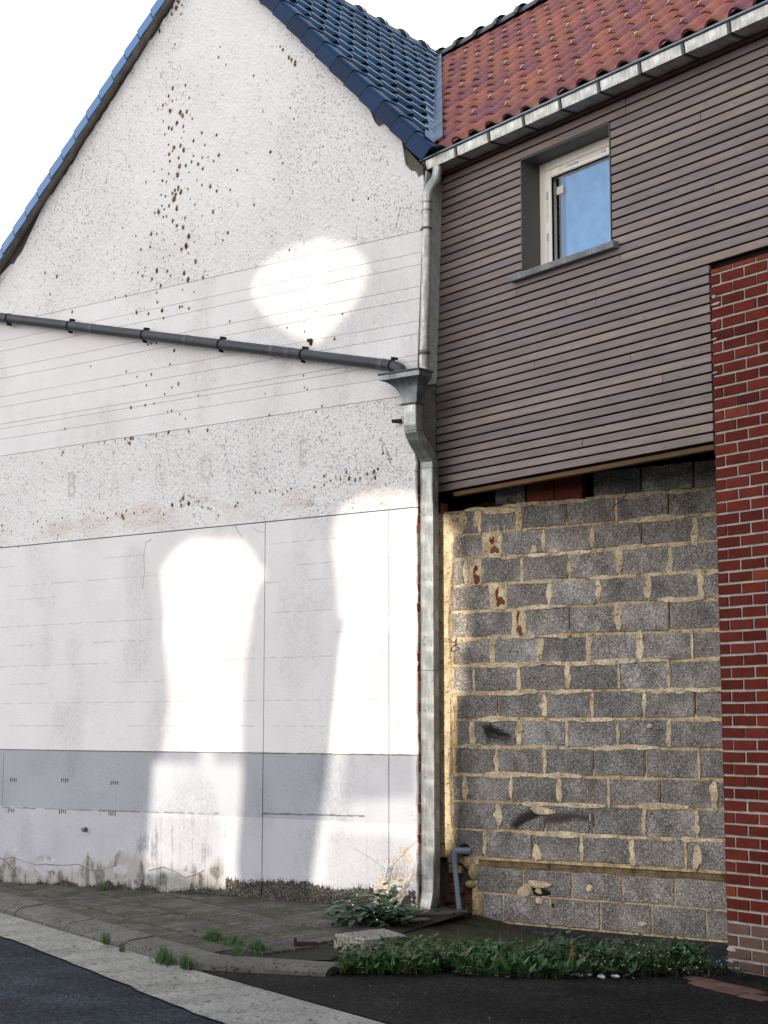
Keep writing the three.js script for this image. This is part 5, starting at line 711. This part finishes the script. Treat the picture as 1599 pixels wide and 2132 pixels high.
  const cl = greens(); reseed(69); for (let k = 0; k < 420; k++) cl.leaf(-0.02 + rr(-0.2, 0.16), -0.02 + rr(0, 0.05), 0.2 + rr(-0.1, 0.12), rr(0.014, 0.024), rr(0.012, 0.02), rr(-0.2, 0.7), rr(0, 6.3), [0.07, 0.17, 0.025], [0.14, 0.28, 0.05]);
  part('leaves', cl.build(), M_green, atWhite(thing('bright_ground_cover', 'bright green cushion of small leaves at the corner of the white wall', 'plant')));
  const fe = greens(); reseed(71); for (let k = 0; k < 9; k++) { const a = rr(0, 6.3), n = 7; for (let i = 0; i < n; i++) { const t = (i + 1) / n * 0.11; for (const sd of [-1, 1]) fe.leaf(3.02 + Math.cos(a) * t, -0.12 + t * rr(0.6, 1.3), 0.86 + Math.sin(a) * t * 0.6, 0.035 * (1.2 - i / n), 0.016, rr(0, 0.5), a + sd * 1.2, [0.03, 0.09, 0.03], [0.06, 0.15, 0.04]); } }
  part('leaves', fe.build(), M_green, atWhite(thing('fern', 'small dark fern growing at the foot of the brick wall', 'plant')));
  // grass tufts in the pavement joints and along the kerb
  const tufts = [[-1.2, 2.02, 60, 0.09, 'small grass tuft at the kerb foot, leftmost of the kerb tufts'], [-0.92, 2.14, 22, 0.07, 'tiny grass tuft just right of the first kerb tuft'], [-0.3, 2.36, 150, 0.13, 'tall loose grass tuft at the kerb foot where the gutter joint meets it'], [-0.02, 2.44, 110, 0.11, 'grass tuft at the end of the kerb row'], [0.12, 2.13, 90, 0.1, 'grass tuft between the last two kerbstones'], [-0.86, 1.5, 22, 0.06, 'tiny grass sprig in the pavement joint'], [-0.5, 1.68, 260, 0.1, 'spreading grass tuft on the pavement, leftmost of the three near the kerb end'], [-0.22, 1.78, 200, 0.09, 'grass tuft in the middle of the three near the kerb end'], [0.1, 1.9, 260, 0.1, 'dense grass tuft at the right of the three near the kerb end'], [-3.3, 0.1, 80, 0.12, 'grass tuft at the foot of the white wall'], [-4.35, 0.12, 40, 0.05, 'low green tuft at the far left foot of the white wall'], [-2.2, 1.1, 14, 0.05, 'sprig of grass in the joint far along the pavement']];
  tufts.forEach(([u, w, n, h, label], i) => { reseed(80 + i); const g = greens(), sp = n > 120 ? 0.15 : n > 50 ? 0.09 : 0.035; for (let k = 0; k < n * 1.6; k++) { const a = (rnd() + rnd() - 1) * sp, b = (rnd() + rnd() - 1) * sp * 0.5; g.blade(a + b * 0.3, -0.03, b + a * 0.36, h * rr(0.2, 1.0) * (1 - 0.5 * Math.abs(a) / sp) + 0.03, rr(0.0, h * 0.9), 0.005); } const t = thing('grass_tuft', label, 'grass', 'grass tufts in the paving joints'); t.position.copy(V3(u, w > 2.0 && u < 0.05 && w > 2.1 ? -0.15 + 0.02 : 0.0134 * u - 0.047 * w, w).applyAxisAngle(V3(0, 1, 0), A_W).add(O_W)); t.rotation.y = A_W; part('blades', g.build(), M_green, t); });
  // loose things
  reseed(99);
  const stone = atWhite(thing('concrete_lump', 'loose block of pale concrete lying in the grass before the leafy plant', 'concrete block'));
  const top = [[0.47, 1.56], [0.8, 1.66], [0.9, 1.34], [0.6, 1.19]], sp = [], yT = 0.015, yB = -0.17, ins = top.map(([a, b]) => { const dx = 0.69 - a, dz = 1.44 - b, l = Math.hypot(dx, dz); return [a + dx / l * 0.012, yT + rr(-0.008, 0.006), b + dz / l * 0.012]; }), T0 = top.map(([a, b]) => [a, yT - 0.014, b]), Bt = top.map(([a, b]) => [a + (a - 0.69) * 0.06, yB, b + (b - 1.44) * 0.06]);
  quad(sp, ...ins); for (let k = 0; k < 4; k++) { const j = (k + 1) % 4; quad(sp, T0[k], T0[j], ins[j], ins[k]); quad(sp, Bt[k], Bt[j], T0[j], T0[k]); }
  part('lump', boxUV(tri(sp), 0.3, 0.5), bumped(concreteMap, 0xd2cfc6, grit, 0.006, { roughness: 0.95 }), stone);
  const plank = atWhite(thing('rotten_plank', 'short dark rotten plank lying at the foot of the square pipe', 'plank')); { const m = part('board', slab(-0.2, 0.2, 0, 0.022, -0.05, 0.05, 0.003), M.plank, plank, [0.44, 0.02, 0.5]); m.rotation.set(0, 0.45, 0.05); }
  const iron = atWhite(thing('iron_bracket', 'small dark rusty iron angle lying on the pavement', 'bracket')); { const m = part('bar', mergeGeometries([slab(-0.075, 0.075, 0, 0.026, -0.016, 0.016, 0.004), slab(-0.075, -0.055, 0.026, 0.05, -0.016, 0.016, 0.003)]), M.rust, iron, [0.3, -0.07, 1.66]); m.rotation.y = 0.7; }
  const straw = atWhite(thing('dry_straw', 'pale dry stalks scattered under the end of the square pipe', 'straw'));
  for (let k = 0; k < 18; k++) { const u = 0.02 + rnd() * (k > 10 ? 0.75 : 0.2), w = k > 10 ? -0.2 + rr(-0.05, 0.12) : rr(-0.05, 0.15), a = rr(0, 3.1), l = rr(0.05, 0.16), y = -0.01 - 0.03 * u; part('stalk', tube([[u, y, w], [u + Math.cos(a) * l * 0.5, y + rr(0.01, 0.04), w + Math.sin(a) * l * 0.5], [u + Math.cos(a) * l, y + rr(-0.0, 0.03), w + Math.sin(a) * l]], rr(0.0015, 0.003), 6, 5), k % 3 ? M.rust : M.straw, straw); }
  const nest = atWhite(thing('old_nest', 'wisp of dry twigs on top of the block wall under the boards', 'nest'));
  for (let k = 0; k < 30; k++) { const u = rr(0.25, 0.6), w = -0.36 + rr(-0.05, 0.05), a = rr(-0.6, 0.6), l = rr(0.06, 0.16); part('twig', tube([[u, 3.03 + rr(0, 0.02), w], [u + l * 0.5, 3.04 + rr(0, 0.04), w + rr(-0.02, 0.03)], [u + l * Math.cos(a), 3.035 + l * Math.sin(a) * 0.5 + 0.02, w + rr(-0.02, 0.04)]], 0.0014, 5, 4), M.rust, nest); }
  const lit = [[2.16, 1.36, 0.02], [2.2, 1.34, 0.028], [2.24, 1.3, 0.02], [2.33, 1.31, 0.03], [2.4, 1.26, 0.025]];
  lit.forEach(([u, w, r], i) => { const s2 = atWhite(thing('paper_scrap', ['leftmost', 'second from left', 'middle one', 'second from right', 'rightmost'][i] + ' of the five white paper scraps at the edge of the weeds', 'litter', 'white scraps along the edge of the weeds')); part('scrap', ragged(blobRing(0, 0, r, r * 0.6, 8, 0.4), 0, 0.008, 0.003).rotateX(-1.2), mat({ color: 0xdcdcd8, roughness: 0.8 }), s2, [u, -0.128, w]); });
  const bits = atWhite(thing('grit', 'small pale crumbs scattered on the asphalt and pavement', 'grit')); bits.userData.kind = 'stuff';
  const gs = []; for (let k = 0; k < 260; k++) { const u = rr(-3, 4), w = rr(0.3, 4.2), r = rr(0.002, 0.006); gs.push(new THREE.TetrahedronGeometry(r).translate(u, (u < 0.3 && -u * 0.36 + w * 0.933 < 2 ? 0.0134 * u - 0.047 * w : -0.15) + r * 0.5, w)); }
  part('crumbs', mergeGeometries(gs), mat({ color: 0xb0aca2, roughness: 0.9 }), bits);
}

// ================================================================ added unseen screen standing in for sun mirrored by windows across the street
{
  const D = 25, du = D * Math.tan(SUN_TURN), dv = D * Math.tan(SUN_UP) / Math.cos(SUN_TURN);
  const opp = atWhite(thing('sun_patch_screen', 'added unseen pale screen across the street with three openings cut to shape the sun patches on the walls', 'light_screen'));
  const P1 = [[-1.73, 5.06], [-1.63, 5.2], [-1.46, 5.3], [-1.22, 5.345], [-0.9, 5.33], [-0.68, 5.28], [-0.53, 5.19], [-0.415, 5.05], [-0.43, 4.93], [-0.49, 4.81], [-0.6, 4.7], [-0.75, 4.58], [-0.9, 4.5], [-1.05, 4.49], [-1.27, 4.58], [-1.42, 4.68], [-1.56, 4.79], [-1.68, 4.93]];
  const P2 = [[-2.6, 2.857], [-2.47, 2.93], [-2.275, 2.96], [-2.08, 2.925], [-1.91, 2.935], [-1.75, 2.9], [-1.64, 2.797], [-1.565, 2.684], [-1.49, 2.64], [-1.507, 2.57], [-1.57, 2.53], [-1.636, 2.34], [-1.66, 2.07], [-1.718, 1.72], [-1.734, 1.32], [-1.718, 0.93], [-1.735, 0.7], [-1.764, 0.47], [-1.78, 0.24], [-1.75, 0.05], [-1.95, 0.03], [-2.3, 0.1], [-2.6, 0.15], [-2.88, 0.14], [-2.847, 0.43], [-2.822, 0.79], [-2.805, 1.05], [-2.7, 1.08], [-2.67, 1.4], [-2.634, 1.61], [-2.675, 1.9], [-2.695, 2.27], [-2.744, 2.6], [-2.758, 2.71]];
  const P3 = [[-0.845, 2.816], [-0.796, 3.0], [-0.698, 3.13], [-0.504, 3.18], [-0.218, 3.197], [0.0, 3.16], [0.2, 3.05], [0.35, 2.9], [0.385, 2.68], [0.43, 2.52], [0.43, 2.305], [0.49, 2.155], [0.47, 2.03], [0.38, 1.94], [0.435, 1.79], [0.405, 1.605], [0.33, 1.495], [0.312, 1.2], [0.3, 1.055], [0.335, 0.84], [0.31, 0.73], [0.3, 0.51], [0.2, 0.43], [0.06, 0.3], [0.0, 0.06], [-1.03, 0.06], [-1.0, 0.28], [-0.94, 0.58], [-0.884, 0.88], [-0.836, 1.18], [-0.8, 1.48], [-0.76, 1.78], [-0.733, 2.0], [-0.69, 2.15], [-0.656, 2.186], [-0.758, 2.22], [-0.774, 2.4], [-0.804, 2.62]];
  const sh = new THREE.Shape([[-1, -0.4], [23, -0.4], [23, 10.4], [-1, 10.4]].map((q) => new THREE.Vector2(...q)));
  for (const h of [P1, P2, P3]) sh.holes.push(new THREE.Path(h.map(([u, v]) => new THREE.Vector2(u + du, v + dv))));  // openings take the outlines of the bright patches
  part('screen_wall', boxUV(new THREE.ExtrudeGeometry(sh, { depth: 0.12, bevelEnabled: false }).translate(0, 0, D)), bumped(jointMap, 0xffffff, smoothcoat, 0.001, { roughness: 0.95 }), opp);
  part('coping', slab(-1.1, 23.1, 10.4, 10.55, D - 0.06, D + 0.2, 0.01), M.bluestone, opp);
  const pane = (pts, c) => part('patch_dimming_pane', new THREE.ShapeGeometry(new THREE.Shape(pts.map(([u, v]) => new THREE.Vector2(u + du, v + dv)))).translate(0, 0, D + 0.06), new THREE.MeshPhysicalMaterial({ color: c, transmission: 1, thickness: 0, roughness: 0.02, ior: 1.45, side: THREE.DoubleSide }), opp);  // added panes that dim parts of each sun patch
  pane([[-0.6, 2.12], [0.03, 2.12], [0.02, 0.83], [-0.7, 0.78], [-0.66, 1.2]], 0xb4b4b4);
  pane([[-0.9, 3.25], [-0.02, 3.25], [-0.02, 2.16], [-0.9, 2.16]], 0xc6c6c6);
  pane([[-2.62, 2.2], [-2.2, 2.2], [-2.24, 1.05], [-2.75, 1.05]], 0xaaaaaa);
  pane([[-2.02, 2.25], [-1.6, 2.25], [-1.66, 1.05], [-2.06, 1.05]], 0xb8b8b8);
  pane([[-2.8, 3.0], [-1.45, 3.0], [-1.45, 2.27], [-2.8, 2.27]], 0xc2c2c2);
  pane([[-2.78, 0.62], [-1.95, 0.62], [-1.95, -0.05], [-2.82, -0.05]], 0xd6d6d6);
  pane([[-1.8, 5.4], [-0.98, 5.4], [-1.02, 4.4], [-1.8, 4.4]], 0xbababa);
  pane([[-0.9, 5.4], [-0.35, 5.4], [-0.35, 4.4], [-0.94, 4.4]], 0xb2b2b2);
  pane([[-0.82, 0.55], [0.02, 0.55], [0.02, 0.02], [-0.9, 0.02]], 0xd2d2d2);
}

// the street goes on beyond the frame: the next house of the row, and an unseen corner house added to block low sky light
{
  const n = atClad(thing('neighbour_house', 'brick house that continues the row to the right, beyond the edge of the picture', 'house'));
  part('wall', box(4.72, 15, -0.4, 5.7, -6, -0.06), M.brick[1], n);
  part('roof', prismX([[0.2, 5.65], [-2.6, 8.3], [-6.2, 5.65]], 4.75, 15), M.clay[1], n);
  for (let k = 0; k < 3; k++) { part('window', slab(6 + k * 3, 7.1 + k * 3, 3.6, 5, -0.1, -0.03, 0.01), M.white, n); part('window', slab(6 + k * 3, 7.1 + k * 3, 0.9, 2.4, -0.1, -0.03, 0.01), M.white, n); }
  const c = atWhite(thing('added_corner_house', 'added unseen dark brick house to the right, behind the viewer, placed to block low sky light', 'house'));
  part('wall', box(14, 26, -0.4, 7.2, 6, 20), M.brick[2], c);
  part('roof', boxUV(new THREE.ConeGeometry(10.2, 3.2, 4).rotateY(Math.PI / 4).translate(20, 8.8, 13)), M.slate, c);
  for (let k = 0; k < 4; k++) for (const y of [1, 4.2]) part('window', box(13.95, 14.02, y, y + 1.6, 7.5 + k * 3.2, 8.7 + k * 3.2), M.slate, c);
}

renderer.render(scene, camera);
